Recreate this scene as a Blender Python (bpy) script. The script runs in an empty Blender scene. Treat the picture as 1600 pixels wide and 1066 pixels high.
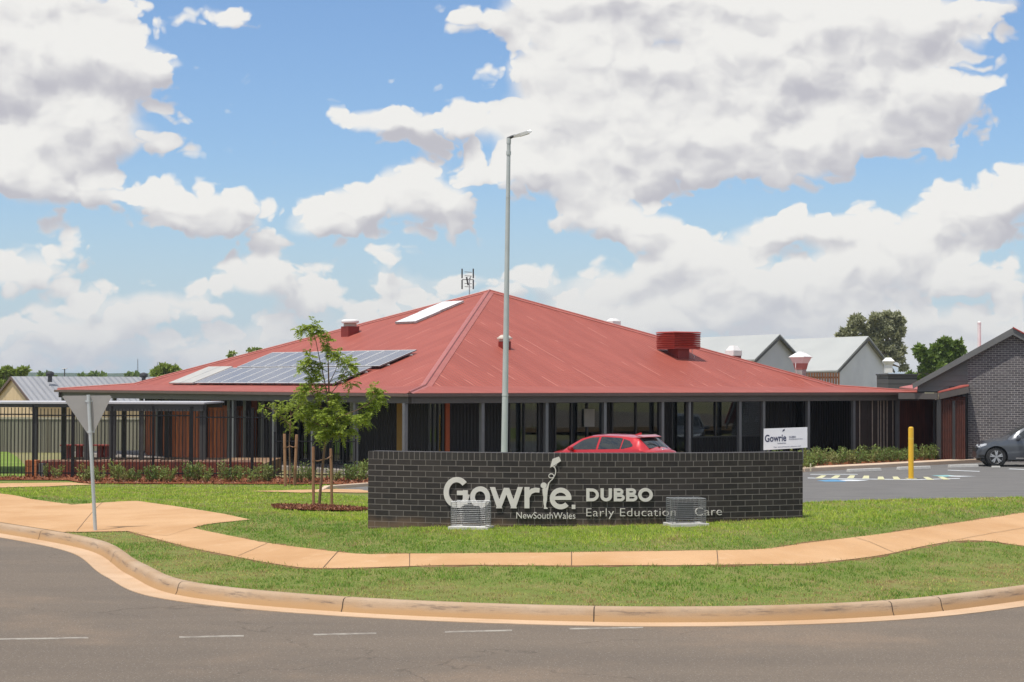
import bpy, bmesh, math, random
import numpy as np
from mathutils import Vector, Matrix
R = math.radians
random.seed(7); rng = np.random.default_rng(7)
sc = bpy.context.scene
COL = sc.collection

# ------------------------------------------------------------------ camera
F = 3000.0; EYE = 3.15
cam_d = bpy.data.cameras.new('camera'); cam = bpy.data.objects.new('camera', cam_d); COL.objects.link(cam)
cam_d.sensor_width = 36; cam_d.lens = 36*F/1600; cam_d.clip_end = 12000; cam_d.clip_start = 0.5
PITCH = math.atan(64/3000.0); ROLL = R(0.15)
M3 = Matrix.Rotation(R(90)+PITCH, 3, 'X') @ Matrix.Rotation(ROLL, 3, 'Z')
cam.matrix_world = Matrix.Translation((0,0,EYE)) @ M3.to_4x4()
sc.camera = cam
EY = Vector((0,0,EYE))
def ray(px, py):
    d = M3 @ Vector(((px-800)/F, (533-py)/F, -1.0)); return d/d.y
def at(px, py, Y): return EY + ray(px, py)*Y
def on_z(px, py, z):
    d = ray(px, py); return EY + d*((z-EYE)/d.z)
def on_plane(px, py, p0, n):
    d = ray(px, py); return EY + d*((p0-EY).dot(n)/d.dot(n))

# ------------------------------------------------------------------ mesh helpers
class MB:
    def __init__(s): s.v=[]; s.f=[]; s.m=[]; s.uv=[]
    def add(s, vs, fs, mi=0, uv=None):
        o=len(s.v); s.v += [tuple(v) for v in vs]
        for k,f in enumerate(fs):
            s.f.append(tuple(i+o for i in f)); s.m.append(mi)
            s.uv.append(uv[k] if uv else None)
        return s
    def box(s, x0,x1,y0,y1,z0,z1, mi=0):
        v=[(x0,y0,z0),(x1,y0,z0),(x1,y1,z0),(x0,y1,z0),(x0,y0,z1),(x1,y0,z1),(x1,y1,z1),(x0,y1,z1)]
        return s.add(v,[(0,3,2,1),(4,5,6,7),(0,1,5,4),(1,2,6,5),(2,3,7,6),(3,0,4,7)],mi)
    def obox(s, c, ax, ay, az, mi=0):
        c=Vector(c); v=[c-ax-ay-az,c+ax-ay-az,c+ax+ay-az,c-ax+ay-az,c-ax-ay+az,c+ax-ay+az,c+ax+ay+az,c-ax+ay+az]
        return s.add(v,[(0,3,2,1),(4,5,6,7),(0,1,5,4),(1,2,6,5),(2,3,7,6),(3,0,4,7)],mi)
    def bar(s, p0, p1, w, h, up=(0,0,1), mi=0):
        p0=Vector(p0);p1=Vector(p1);d=(p1-p0);L=d.length;d/=L
        side=d.cross(Vector(up))
        if side.length<1e-4: side=d.cross(Vector((0,1,0)))
        side.normalize(); u=side.cross(d)
        return s.obox((p0+p1)/2, d*(L/2), side*(w/2), u*(h/2), mi)
    def tube(s, pts, rad, n=10, mi=0, cap=True):
        pts=[Vector(p) for p in pts]
        if not hasattr(rad,'__len__'): rad=[rad]*len(pts)
        rings=[]; prev=None
        for i,p in enumerate(pts):
            if i==0: d=pts[1]-p
            elif i==len(pts)-1: d=p-pts[-2]
            else: d=(pts[i+1]-p).normalized()+(p-pts[i-1]).normalized()
            if d.length<1e-9: d=Vector((0,0,1))
            d.normalize()
            if prev is None:
                a=d.cross(Vector((0,0,1)))
                if a.length<.05: a=d.cross(Vector((1,0,0)))
            else: a=prev-d*prev.dot(d)
            a.normalize(); prev=a; b=d.cross(a)
            rings.append([p+(a*math.cos(2*math.pi*k/n)+b*math.sin(2*math.pi*k/n))*rad[i] for k in range(n)])
        o=[v for r in rings for v in r]; fs=[]
        for i in range(len(pts)-1):
            for k in range(n):
                fs.append((i*n+k,i*n+(k+1)%n,(i+1)*n+(k+1)%n,(i+1)*n+k))
        if cap: fs.append(tuple(range(n))[::-1]); fs.append(tuple((len(pts)-1)*n+k for k in range(n)))
        return s.add(o,fs,mi)
    def prism(s, poly, ext, mi=0):
        n=len(poly); e=Vector(ext); P=[Vector(p) for p in poly]
        v=P+[p+e for p in P]
        fs=[tuple(range(n))[::-1],tuple(range(n,2*n))]+[(i,(i+1)%n,n+(i+1)%n,n+i) for i in range(n)]
        return s.add(v,fs,mi)
    def lathe(s, c, prof, n=16, axis=Vector((0,0,1)), mi=0):
        axis=Vector(axis).normalized(); a=axis.orthogonal().normalized(); b=axis.cross(a); c=Vector(c)
        v=[c+axis*h+(a*math.cos(2*math.pi*k/n)+b*math.sin(2*math.pi*k/n))*r for (r,h) in prof for k in range(n)]
        fs=[(i*n+k,i*n+(k+1)%n,(i+1)*n+(k+1)%n,(i+1)*n+k) for i in range(len(prof)-1) for k in range(n)]
        fs.append(tuple(range(n))[::-1]); fs.append(tuple((len(prof)-1)*n+k for k in range(n)))
        return s.add(v,fs,mi)

def wloc(o):
    l=Vector((0,0,0))
    while o is not None: l+=o.location; o=o.parent
    return l
def tag(o, label=None, cat=None, group=None, kind=None):
    if label: o['label']=label
    if cat: o['category']=cat
    if group: o['group']=group
    if kind: o['kind']=kind
    return o
def E(name, label, cat, loc=(0,0,0), group=None, rz=0):
    o=bpy.data.objects.new(name,None); COL.objects.link(o); o.location=loc; o.rotation_euler=(0,0,rz); o.empty_display_size=.2
    return tag(o,label,cat,group)
def obj(name, mb, mats, parent=None, origin=None, local=False, smooth=False, label=None, bevel=0):
    if not isinstance(mats,(list,tuple)): mats=[mats]
    off=Vector((0,0,0))
    if not local:
        off=wloc(parent) if parent else Vector(origin or (0,0,0))
    me=bpy.data.meshes.new(name)
    me.from_pydata([(x-off.x,y-off.y,z-off.z) for x,y,z in mb.v],[],mb.f)
    for m in mats: me.materials.append(m)
    if len(mats)>1: me.polygons.foreach_set('material_index', mb.m)
    if any(u is not None for u in mb.uv):
        ul=me.uv_layers.new(name='UVMap'); k=0; arr=[]
        for f,u in zip(mb.f,mb.uv):
            arr += ([c for p in u for c in p] if u is not None else [0.0]*(2*len(f)))
        ul.data.foreach_set('uv',arr)
    if smooth:
        me.polygons.foreach_set('use_smooth',[True]*len(me.polygons))
        try: me.set_sharp_from_angle(angle=R(38))
        except Exception: pass
    me.validate(); me.update()
    o=bpy.data.objects.new(name,me); COL.objects.link(o)
    if parent: o.parent=parent
    elif not local: o.location=off
    if bevel:
        b=o.modifiers.new('bevel','BEVEL'); b.width=bevel; b.segments=2; b.limit_method='ANGLE'
    if label: o['label']=label
    return o
def copy_tree(o, parent=None):
    c=o.copy(); COL.objects.link(c); c.parent=parent
    for ch in list(o.children): copy_tree(ch,c)
    return c

# ------------------------------------------------------------------ materials
def lin(*c): return tuple(((x/255)/12.92 if x/255<=.04045 else ((x/255+.055)/1.055)**2.4) for x in c)+(1,)
class NT:
    def __init__(s, tree): s.t=tree; s.l=tree.links
    def n(s, typ, **kw):
        nd=s.t.nodes.new(typ)
        for k,v in kw.items():
            if k.startswith('i_'): 
                key=k[2:]; key=int(key) if key.isdigit() else key.replace('_',' ')
                s.inp(nd,key,v)
            else: setattr(nd,k,v)
        return nd
    def inp(s, nd, key, v):
        sock=nd.inputs[key]
        if isinstance(v,bpy.types.NodeSocket): s.l.new(v,sock)
        else: sock.default_value=v
    def math(s, op, a, b=None, c=None, clamp=False):
        nd=s.t.nodes.new('ShaderNodeMath'); nd.operation=op; nd.use_clamp=clamp
        s.inp(nd,0,a)
        if b is not None: s.inp(nd,1,b)
        if c is not None: s.inp(nd,2,c)
        return nd.outputs[0]
    def mix(s, f, a, b, mode='MIX'):
        nd=s.t.nodes.new('ShaderNodeMix'); nd.data_type='RGBA'; nd.blend_type=mode
        s.inp(nd,0,f); s.inp(nd,6,a); s.inp(nd,7,b); return nd.outputs[2]
    def noise(s, vec, scale, detail=4, rough=.55):
        nd=s.t.nodes.new('ShaderNodeTexNoise'); s.inp(nd,'Scale',scale); s.inp(nd,'Detail',detail); s.inp(nd,'Roughness',rough)
        if vec is not None: s.l.new(vec,nd.inputs['Vector'])
        return nd.outputs[0]
    def ramp(s, f, stops):
        nd=s.t.nodes.new('ShaderNodeValToRGB'); s.l.new(f,nd.inputs[0]); e=nd.color_ramp.elements
        while len(e)<len(stops): e.new(.5)
        for el,(p,c) in zip(e,stops): el.position=p; el.color=c if len(c)==4 else (*c,1)
        return nd.outputs[0]
    def sstep(s, v, a, b, to0=0., to1=1.):
        nd=s.t.nodes.new('ShaderNodeMapRange'); nd.interpolation_type='SMOOTHSTEP'
        s.inp(nd,0,v); s.inp(nd,1,a); s.inp(nd,2,b); s.inp(nd,3,to0); s.inp(nd,4,to1); return nd.outputs[0]
def newmat(name):
    m=bpy.data.materials.new(name); m.use_nodes=True; nt=NT(m.node_tree)
    b=m.node_tree.nodes['Principled BSDF']; return m,nt,b
def setb(b, rough=.6, metal=0, spec=.5, coat=0):
    b.inputs['Roughness'].default_value=rough; b.inputs['Metallic'].default_value=metal
    b.inputs['Specular IOR Level'].default_value=spec; b.inputs['Coat Weight'].default_value=coat
def pm(name, c1, c2=None, scale=4, rough=.6, metal=0, spec=.5, coat=0, bump=0, bscale=None, stretch=(1,1,1), world=True, contrast=.25):
    m,nt,b=newmat(name); setb(b,rough,metal,spec,coat)
    c1=c1 if len(c1)==4 else (*c1,1)
    if c2 is None: c2=tuple(x*.86 for x in c1[:3])+(1,)
    c2=c2 if len(c2)==4 else (*c2,1)
    g=nt.n('ShaderNodeNewGeometry').outputs['Position'] if world else nt.n('ShaderNodeTexCoord').outputs['Object']
    mp=nt.n('ShaderNodeMapping'); mp.inputs['Scale'].default_value=stretch; nt.l.new(g,mp.inputs[0]); v=mp.outputs[0]
    f=nt.sstep(nt.noise(v,scale,5,.6),.5-contrast,.5+contrast)
    nt.l.new(nt.mix(f,c1,c2),b.inputs['Base Color'])
    if bump:
        bp=nt.n('ShaderNodeBump'); bp.inputs['Strength'].default_value=bump; bp.inputs['Distance'].default_value=.02
        nt.l.new(nt.noise(v,bscale or scale*6,4),bp.inputs['Height']); nt.l.new(bp.outputs[0],b.inputs['Normal'])
    return m
def uvnode(nt): return nt.n('ShaderNodeUVMap').outputs[0]
def brickmat(name, c1, c2, mortar, bw=.24, rh=.086, ms=.01, offset=.5, rough=.7, dirt=None):
    m,nt,b=newmat(name); setb(b,rough,0,.4)
    uv=uvnode(nt)
    br=nt.n('ShaderNodeTexBrick', offset=offset, offset_frequency=2, squash=1)
    nt.l.new(uv,br.inputs['Vector']); nt.inp(br,'Scale',1.0); nt.inp(br,'Mortar Size',ms/2); nt.inp(br,'Mortar Smooth',.15)
    nt.inp(br,'Brick Width',bw); nt.inp(br,'Row Height',rh); nt.inp(br,'Bias',0.0)
    nt.inp(br,'Color1',c1); nt.inp(br,'Color2',c2); nt.inp(br,'Mortar',mortar)
    n1=nt.noise(uv,9,6,.7)
    n2=nt.noise(uv,1.3,3)
    col=nt.mix(nt.sstep(n1,.4,.8,0,.35),br.outputs[0],tuple(min(1,x*1.7) for x in c2[:3])+(1,),'MIX')
    svv=nt.n('ShaderNodeSeparateXYZ'); nt.l.new(uv,svv.inputs[0])
    col=nt.mix(br.outputs['Fac'],col,nt.mix(nt.sstep(n2,.35,.7),mortar,tuple(x*.8 for x in mortar[:3])+(1,)))
    if dirt: col=nt.mix(nt.math('MULTIPLY',nt.sstep(nt.math('MULTIPLY_ADD',nt.noise(uv,2.2,6,.65),-.32,svv.outputs[1]),dirt-.02,dirt-.22,0,1),.5),col,(.24,.15,.09,1))
    nt.l.new(col,b.inputs['Base Color'])
    h=nt.math('SUBTRACT',nt.math('MULTIPLY',n1,.25),br.outputs['Fac'])
    bp=nt.n('ShaderNodeBump'); bp.inputs['Strength'].default_value=.8; bp.inputs['Distance'].default_value=.006
    nt.l.new(h,bp.inputs['Height']); nt.l.new(bp.outputs[0],b.inputs['Normal'])
    return m
def ribmat(name, c1, c2, period=.076, axis='X', amp=.012, rough=.45, streak=0, metal=0, space='UV', seams=None):
    """sheet metal with ribs running along V (axis X of UV across)"""
    m,nt,b=newmat(name); setb(b,rough,metal,.3)
    uv=uvnode(nt) if space=='UV' else nt.n('ShaderNodeTexCoord').outputs['Object']
    sp=nt.n('ShaderNodeSeparateXYZ'); nt.l.new(uv,sp.inputs[0]); x=sp.outputs[axis]
    w=nt.math('SINE',nt.math('MULTIPLY',x,2*math.pi/period))
    mp=nt.n('ShaderNodeMapping'); nt.l.new(uv,mp.inputs[0]); mp.inputs['Scale'].default_value=(1.3,.25,1) if axis=='X' else (.25,1.3,1)
    f=nt.sstep(nt.noise(mp.outputs[0],1.2,5,.6),.25,.75)
    col=nt.mix(f,c1,c2)
    if seams:
        sv=nt.math('PINGPONG',nt.math('ADD',x,0.0),.381)
        line=nt.math('LESS_THAN',sv,.028)
        brk=nt.math('GREATER_THAN',nt.noise(mp.outputs[0],2.2,2),.56)
        col=nt.mix(nt.math('MULTIPLY',nt.math('MULTIPLY',line,brk),.55),col,seams)
    nt.l.new(col,b.inputs['Base Color'])
    bp=nt.n('ShaderNodeBump'); bp.inputs['Strength'].default_value=1; bp.inputs['Distance'].default_value=amp
    nt.l.new(w,bp.inputs['Height']); nt.l.new(bp.outputs[0],b.inputs['Normal'])
    return m
def woodmat(name, c1, c2, c3, plank=.14, axis='X'):
    m,nt,b=newmat(name); setb(b,.7,0,.3)
    uv=uvnode(nt); sp=nt.n('ShaderNodeSeparateXYZ'); nt.l.new(uv,sp.inputs[0])
    pid=nt.math('FLOOR',nt.math('DIVIDE',sp.outputs[0],plank))
    wn=nt.n('ShaderNodeTexWhiteNoise',noise_dimensions='1D'); nt.l.new(pid,wn.inputs['W'])
    mp=nt.n('ShaderNodeMapping'); nt.l.new(uv,mp.inputs[0]); mp.inputs['Scale'].default_value=(14,1.4,1)
    nd=nt.n('ShaderNodeTexNoise'); nd.noise_dimensions='4D'; nt.l.new(mp.outputs[0],nd.inputs['Vector']); nt.l.new(pid,nd.inputs['W']); nd.inputs['Scale'].default_value=1; nd.inputs['Detail'].default_value=5
    col=nt.mix(wn.outputs[0],c1,c2); col=nt.mix(nt.sstep(nd.outputs[0],.4,.75),col,c3)
    fr=nt.math('FRACT',nt.math('DIVIDE',sp.outputs[0],plank))
    gap=nt.math('LESS_THAN',fr,.07)
    col=nt.mix(gap,col,(.01,.006,.004,1)); nt.l.new(col,b.inputs['Base Color'])
    return m
def leafmat(name, c1, c2, c3=None, trans=.35):
    m,nt,b=newmat(name); setb(b,.55,0,.3)
    at_=nt.n('ShaderNodeAttribute',attribute_name='rnd')
    col=nt.mix(at_.outputs['Fac'],(*c1,1),(*c2,1))
    if c3:
        g=nt.n('ShaderNodeNewGeometry').outputs['Position']
        col=nt.mix(nt.sstep(nt.noise(g,.9,3),.5,.7),col,(*c3,1))
    nt.l.new(col,b.inputs['Base Color'])
    tr=nt.n('ShaderNodeBsdfTranslucent'); nt.l.new(nt.mix(.5,col,(.25,.32,.03,1)),tr.inputs[0])
    mx=nt.n('ShaderNodeMixShader'); mx.inputs[0].default_value=trans
    out=m.node_tree.nodes['Material Output']
    nt.l.new(b.outputs[0],mx.inputs[1]); nt.l.new(tr.outputs[0],mx.inputs[2]); nt.l.new(mx.outputs[0],out.inputs[0])
    return m
def glassmat(name, tint=(.35,.4,.4), thru=.55, rough=.01):
    m=bpy.data.materials.new(name); m.use_nodes=True; t=m.node_tree; nt=NT(t)
    t.nodes.remove(t.nodes['Principled BSDF'])
    tr=nt.n('ShaderNodeBsdfTransparent'); tr.inputs[0].default_value=(*[x*thru for x in (.9,1,.97)],1)
    gl=nt.n('ShaderNodeBsdfGlossy'); gl.inputs['Roughness'].default_value=rough; gl.inputs[0].default_value=(.9,.95,1,1)
    g=nt.n('ShaderNodeNewGeometry'); dp=nt.n('ShaderNodeVectorMath',operation='DOT_PRODUCT'); nt.l.new(g.outputs['Incoming'],dp.inputs[0]); nt.l.new(g.outputs['Normal'],dp.inputs[1])
    f=nt.math('MULTIPLY_ADD',nt.math('POWER',nt.math('SUBTRACT',1.0,nt.math('ABSOLUTE',dp.outputs['Value'])),5.0),.95,.085,clamp=True)
    mx=nt.n('ShaderNodeMixShader'); nt.l.new(f,mx.inputs[0]); nt.l.new(tr.outputs[0],mx.inputs[1]); nt.l.new(gl.outputs[0],mx.inputs[2])
    nt.l.new(mx.outputs[0],t.nodes['Material Output'].inputs[0]); return m

# ------------------------------------------------------------------ terrain
KP=[(-62,88),(-40,66),(-20,46),(-12.6,38.2),(-8.9,33.5),(-6.5,30.0),(-5.1,26.2),(-3.95,23.7),(-1.9,22.15),(.92,21.3),(2.85,21.4),(4.4,22.0),(6.3,23.6),(9,26.4),(14,33),(25,48),(50,80)]
def catmull(P, n=14):
    P=[np.array(p,float) for p in P]; out=[]
    for i in range(len(P)-1):
        p0=P[max(i-1,0)];p1=P[i];p2=P[i+1];p3=P[min(i+2,len(P)-1)]
        t0=0;t1=np.linalg.norm(p1-p0)**.5+1e-6;t2=t1+np.linalg.norm(p2-p1)**.5;t3=t2+np.linalg.norm(p3-p2)**.5+1e-6
        for k in range(n):
            t=t1+(t2-t1)*k/n
            A1=(t1-t)/(t1-t0)*p0+(t-t0)/(t1-t0)*p1;A2=(t2-t)/(t2-t1)*p1+(t-t1)/(t2-t1)*p2;A3=(t3-t)/(t3-t2)*p2+(t-t2)/(t3-t2)*p3
            B1=(t2-t)/(t2-t0)*A1+(t-t0)/(t2-t0)*A2;B2=(t3-t)/(t3-t1)*A2+(t-t1)/(t3-t1)*A3
            out.append((t2-t)/(t2-t1)*B1+(t-t1)/(t2-t1)*B2)
    out.append(P[-1]); return np.array(out)
KC=catmull(KP)
KT=np.gradient(KC,axis=0); KT/=np.linalg.norm(KT,axis=1)[:,None]
KN=np.stack([-KT[:,1],KT[:,0]],1)   # points to the block side (left of travel)
def sdist(X,Y):
    X=np.asarray(X,float);Y=np.asarray(Y,float); sh=X.shape; x=X.ravel();y=Y.ravel(); out=np.empty(x.size)
    A=KC[:-1];D=KC[1:]-A;L2=(D**2).sum(1)
    for s in range(0,x.size,20000):
        xx=x[s:s+20000,None]-A[None,:,0]; yy=y[s:s+20000,None]-A[None,:,1]
        t=np.clip((xx*D[:,0]+yy*D[:,1])/L2,0,1); ex=xx-t*D[:,0]; ey=yy-t*D[:,1]; d2=ex**2+ey**2
        j=d2.argmin(1); i=np.arange(len(j)); cr=D[j,0]*ey[i,j]-D[j,1]*ex[i,j]
        out[s:s+20000]=np.sqrt(d2[i,j])*np.sign(cr)
    return out.reshape(sh)
def terr(X,Y):
    X=np.asarray(X,float);Y=np.asarray(Y,float)
    s=sdist(X,Y); crest=np.clip(.99+.02*X,.85,1.12)
    rise=.66+(crest-.66)*np.clip(s/4.4,0,1)
    yend=np.interp(X,[-5,2],[57.,44.])
    yst=np.interp(X,[-10,-6,-3,0,4,10],[36,32,29,31,32.5,34.5])
    t=np.clip((Y-yst)/(yend-yst),0,1); t=t*.8+.2*(t*t*(3-2*t))
    z=rise*(1-t)
    w=np.clip(s/3.0,0,1); z=np.where(Y<62,.66+(z-.66)*w,z)
    z=np.where(Y>80,-.022*(np.clip(Y,80,110)-80),z)
    return z
def tz(x,y): return float(terr(np.array([x]),np.array([y]))[0])
_ys=np.concatenate([np.arange(14,70,.05),np.arange(70,130,.5)])
def P(px,py,dz=0.0):
    d=ray(px,py); X=d.x*_ys; Z=EYE+d.z*_ys; T=terr(X,_ys)+dz
    j=np.argmax(Z<=T)
    if Z[j]>T[j]: j=len(_ys)-1
    if j>0:
        a=Z[j-1]-T[j-1];b=Z[j]-T[j]; f=a/(a-b) if a!=b else 0; Y=_ys[j-1]+(_ys[j]-_ys[j-1])*f
    else: Y=_ys[0]
    return Vector((d.x*Y,Y,tz(d.x*Y,Y)))
def clip_cell(poly,x0,x1,y0,y1):
    for ax,v,keep in ((0,x0,1),(0,x1,-1),(1,y0,1),(1,y1,-1)):
        out=[];n=len(poly)
        for i in range(n):
            a=poly[i];b=poly[(i+1)%n]; da=(a[ax]-v)*keep; db=(b[ax]-v)*keep
            if da>=0: out.append(a)
            if (da>0 and db<0) or (da<0 and db>0):
                t=da/(da-db); out.append((a[0]+(b[0]-a[0])*t,a[1]+(b[1]-a[1])*t))
        poly=out
        if len(poly)<3: return []
    return poly
def inpoly(x,y,poly):
    x=np.asarray(x);y=np.asarray(y);c=np.zeros(x.shape,bool);n=len(poly)
    for i in range(n):
        x1,y1=poly[i][:2];x2,y2=poly[(i+1)%n][:2]
        if y1==y2: continue
        m=((y1>y)!=(y2>y))&(x<(x2-x1)*(y-y1)/(y2-y1)+x1); c^=m
    return c
def patch(name, poly, dz, m, cell=.5, zf=None, kind='structure', thick=0):
    poly=[(p[0],p[1]) for p in poly]
    x0=min(p[0] for p in poly);x1=max(p[0] for p in poly);y0=min(p[1] for p in poly);y1=max(p[1] for p in poly)
    V=[];Fs=[];idx={}
    for i in range(int(math.floor(x0/cell)),int(math.ceil(x1/cell))):
        for j in range(int(math.floor(y0/cell)),int(math.ceil(y1/cell))):
            q=clip_cell(poly,i*cell,(i+1)*cell,j*cell,(j+1)*cell)
            if len(q)<3: continue
            ids=[]
            for p in q:
                k=(round(p[0],4),round(p[1],4))
                if k not in idx: idx[k]=len(V);V.append(k)
                if not ids or ids[-1]!=idx[k]: ids.append(idx[k])
            if len(ids)>2 and ids[0]==ids[-1]: ids.pop()
            if len(set(ids))==len(ids) and len(ids)>2: Fs.append(tuple(ids))
            elif len(set(ids))>2:
                u=[]; [u.append(k) for k in ids if k not in u]; Fs.append(tuple(u))
    Va=np.array(V); z=(zf(Va[:,0],Va[:,1]) if zf else terr(Va[:,0],Va[:,1]))+dz
    mb=MB(); mb.add(np.column_stack([Va,z]).tolist(),Fs)
    # make faces point up
    fs=[]
    for f in mb.f:
        a=0
        for i in range(len(f)):
            p=mb.v[f[i]];q=mb.v[f[(i+1)%len(f)]];a+=p[0]*q[1]-q[0]*p[1]
        fs.append(f if a>0 else f[::-1])
    mb.f=fs
    o=obj(name,mb,m); tag(o,kind=kind); return o
# ------------------------------------------------------------------ sky and light
SUN_EL=R(69); SUN_AZ=math.atan2(-.28,-.42)      # direction towards the sun: left and behind the camera
sd=Vector((-.27,-.28,0)).normalized()*math.cos(SUN_EL)+Vector((0,0,math.sin(SUN_EL)))
ld=bpy.data.lights.new('sun','SUN'); ld.energy=4.2; ld.angle=R(.5); ld.color=(1,.955,.88)
sun=bpy.data.objects.new('sun',ld); COL.objects.link(sun); sun.rotation_euler=sd.to_track_quat('Z','Y').to_euler(); sun.location=(0,0,60)
w=bpy.data.worlds.new('World'); sc.world=w; w.use_nodes=True; wt=NT(w.node_tree); bg=w.node_tree.nodes['Background']
sky=wt.n('ShaderNodeTexSky',sky_type='NISHITA'); sky.sun_disc=False; sky.sun_elevation=SUN_EL
sky.sun_rotation=math.atan2(sd.x,sd.y); sky.altitude=280; sky.air_density=1.0; sky.dust_density=.8; sky.ozone_density=1.4
def gmath(nt,*a,**k): return nt.math(*a,**k)
def px2(px,py): return ((px-800)/3000.0,(597-py)/3000.0)
# clouds: x, y (photo position of the heap), half width, half height, strength
BL=[(40,95,180,130,1.2),(170,110,125,75,1.1),(265,95,55,30,.85),(60,15,190,60,.9),(150,205,150,60,1.0),(255,215,60,18,.8),(40,255,110,80,1.0),(110,290,120,50,1.0),
    (355,28,62,17,.8),(582,85,36,18,.9),(580,192,95,46,1.1),(400,425,95,38,.85),(480,478,80,24,.65),(290,478,80,24,.7),(130,505,120,24,.6),(600,520,110,30,.65),(690,205,90,38,.95),(640,300,130,60,1.1),(520,330,90,50,1.0),(700,330,70,45,.95),(330,330,120,50,1.05),(245,310,60,35,.9),(420,375,110,26,.8),(430,440,90,45,.75),
    (45,420,80,42,.95),(10,440,60,40,.8),(180,460,90,28,.72),(290,480,90,24,.6),(600,415,80,30,.9),(690,440,55,24,.75),(640,480,120,22,.6),(420,500,140,30,.55),(60,500,190,30,.55),(250,540,260,34,.42),(60,350,70,12,.3),
    (1000,10,330,75,1.2),(1330,40,260,90,1.25),(900,90,160,60,1.0),(1150,110,300,70,1.25),(1420,150,160,75,1.15),(870,180,170,65,1.1),(1060,190,220,80,1.15),(1290,220,230,55,1.05),(960,260,220,60,1.15),(1220,280,150,36,.9),(1560,10,90,30,.95),(820,250,80,60,.9),
    (120,400,60,20,.6),(330,545,130,22,.55),(40,540,110,20,.55),(560,545,150,22,.55),(450,545,260,26,.6),(100,555,200,20,.5),(760,440,60,26,.6),(1200,470,300,36,.9),(980,505,180,30,.8),(930,325,130,45,1.0),(850,420,58,28,.85),(1010,350,100,35,.95),(1230,350,110,42,1.0),(1100,395,150,40,.95),(1360,375,130,55,1.05),(1480,330,90,60,1.0),(1570,310,75,65,1.05),(1010,430,130,40,.9),(1180,440,130,34,.85),(1330,440,130,34,.85),(1500,430,130,48,1.0),
    (900,470,100,26,.7),(1080,490,190,28,.75),(1300,500,220,32,.8),(1520,500,170,36,.85),(1450,560,300,30,.7)]
def cloud_group():
    g=bpy.data.node_groups.new('cloud_density','ShaderNodeTree')
    g.interface.new_socket('Vector',in_out='INPUT',socket_type='NodeSocketVector'); [g.interface.new_socket(q,in_out='OUTPUT',socket_type='NodeSocketFloat') for q in ('Density','Soft','Hint')]
    nt=NT(g); gi=nt.n('NodeGroupInput'); go=nt.n('NodeGroupOutput')
    sp=nt.n('ShaderNodeSeparateXYZ'); nt.l.new(gi.outputs[0],sp.inputs[0]); x,y=sp.outputs[0],sp.outputs[1]
    # coverage: rows of azimuth ramps weighted by elevation hats (a coarse map of where heaps stand in the sky)
    NR_,NC_=18,32; xA,xB=px2(-80,0)[0],px2(1680,0)[0]; yB=px2(0,-90)[1]
    def cover(ax,ay):
        tot=0.;ws=0.;hs=0.
        for (px,py,rx,ry,st) in BL:
            cx,cy=px2(px,py); cy-=ry/3000*.3
            u=(ax-cx)/(rx/3000); v=(ay-cy)/(1.2*ry/3000); v=max(v,-1.9*v)
            b_=max(0,1-(u*u+v*v)**1.15)*st
            if b_>0:
                sh_=min(1,max(0,.42-.62*((ay-cy)/(ry/3000)))) ; ws+=b_**2; hs+=b_**2*sh_
            tot=max(tot,b_)+.25*min(tot,b_)
        tot=tot**.75 if tot>0 else 0
        return min(1.5,tot),(hs/ws if ws>0 else .3)
    xn=nt.math('DIVIDE',nt.math('SUBTRACT',x,xA),xB-xA); yn=nt.math('DIVIDE',y,yB)
    acc=None
    for r in range(NR_):
        ra=nt.n('ShaderNodeValToRGB'); e=ra.color_ramp.elements; ra.color_ramp.interpolation='LINEAR'
        while len(e)<NC_: e.new(.5)
        for k in range(NC_):
            e[k].position=k/(NC_-1)
        for k in range(NC_):
            c_,h_=cover(xA+(xB-xA)*k/(NC_-1),yB*r/(NR_-1)); e[k].color=(c_/1.5,h_,0,1)
        nt.l.new(xn,ra.inputs[0])
        h=nt.math('MULTIPLY_ADD',nt.math('ABSOLUTE',nt.math('MULTIPLY_ADD',yn,NR_-1.0,-float(r))),-1.0,1.0,clamp=True)
        vm=nt.n('ShaderNodeVectorMath',operation='MULTIPLY_ADD'); nt.l.new(ra.outputs[0],vm.inputs[0]); nt.l.new(h,vm.inputs[1])
        if acc is None: vm.inputs[2].default_value=(0,0,0)
        else: nt.l.new(acc,vm.inputs[2])
        acc=vm.outputs[0]
    s2=nt.n('ShaderNodeSeparateXYZ'); nt.l.new(acc,s2.inputs[0]); hint=s2.outputs[1]
    acc=nt.math('MULTIPLY',s2.outputs[0],1.5)
    d=nt.math('MAXIMUM',nt.math('ABSOLUTE',x),nt.math('SUBTRACT',y,-0.06))
    acc=nt.math('MAXIMUM',acc,nt.math('MULTIPLY',nt.sstep(d,.285,.33),.5))
    mp=nt.n('ShaderNodeMapping'); nt.l.new(gi.outputs[0],mp.inputs[0]); mp.inputs['Scale'].default_value=(1,1.35,1)
    n1_=nt.n('ShaderNodeTexNoise',noise_dimensions='2D'); nt.l.new(mp.outputs[0],n1_.inputs['Vector']); nt.inp(n1_,'Scale',17.0); nt.inp(n1_,'Detail',6.0); nt.inp(n1_,'Roughness',.44); n1=n1_.outputs[0]
    vo=nt.n('ShaderNodeTexVoronoi',feature='F1',voronoi_dimensions='2D'); nt.l.new(mp.outputs[0],vo.inputs['Vector']); vo.inputs['Scale'].default_value=52
    try: vo.inputs['Detail'].default_value=2.0; vo.inputs['Roughness'].default_value=.42
    except Exception: pass
    vd=nt.math('MULTIPLY',vo.outputs['Distance'],vo.outputs['Distance'])
    fine=nt.math('MULTIPLY_ADD',nt.math('SUBTRACT',n1,.5),1.0,nt.math('MULTIPLY_ADD',vd,-1.15,.32))
    acc=nt.math('ADD',acc,nt.sstep(y,.0,.09,.20,0.))
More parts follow.
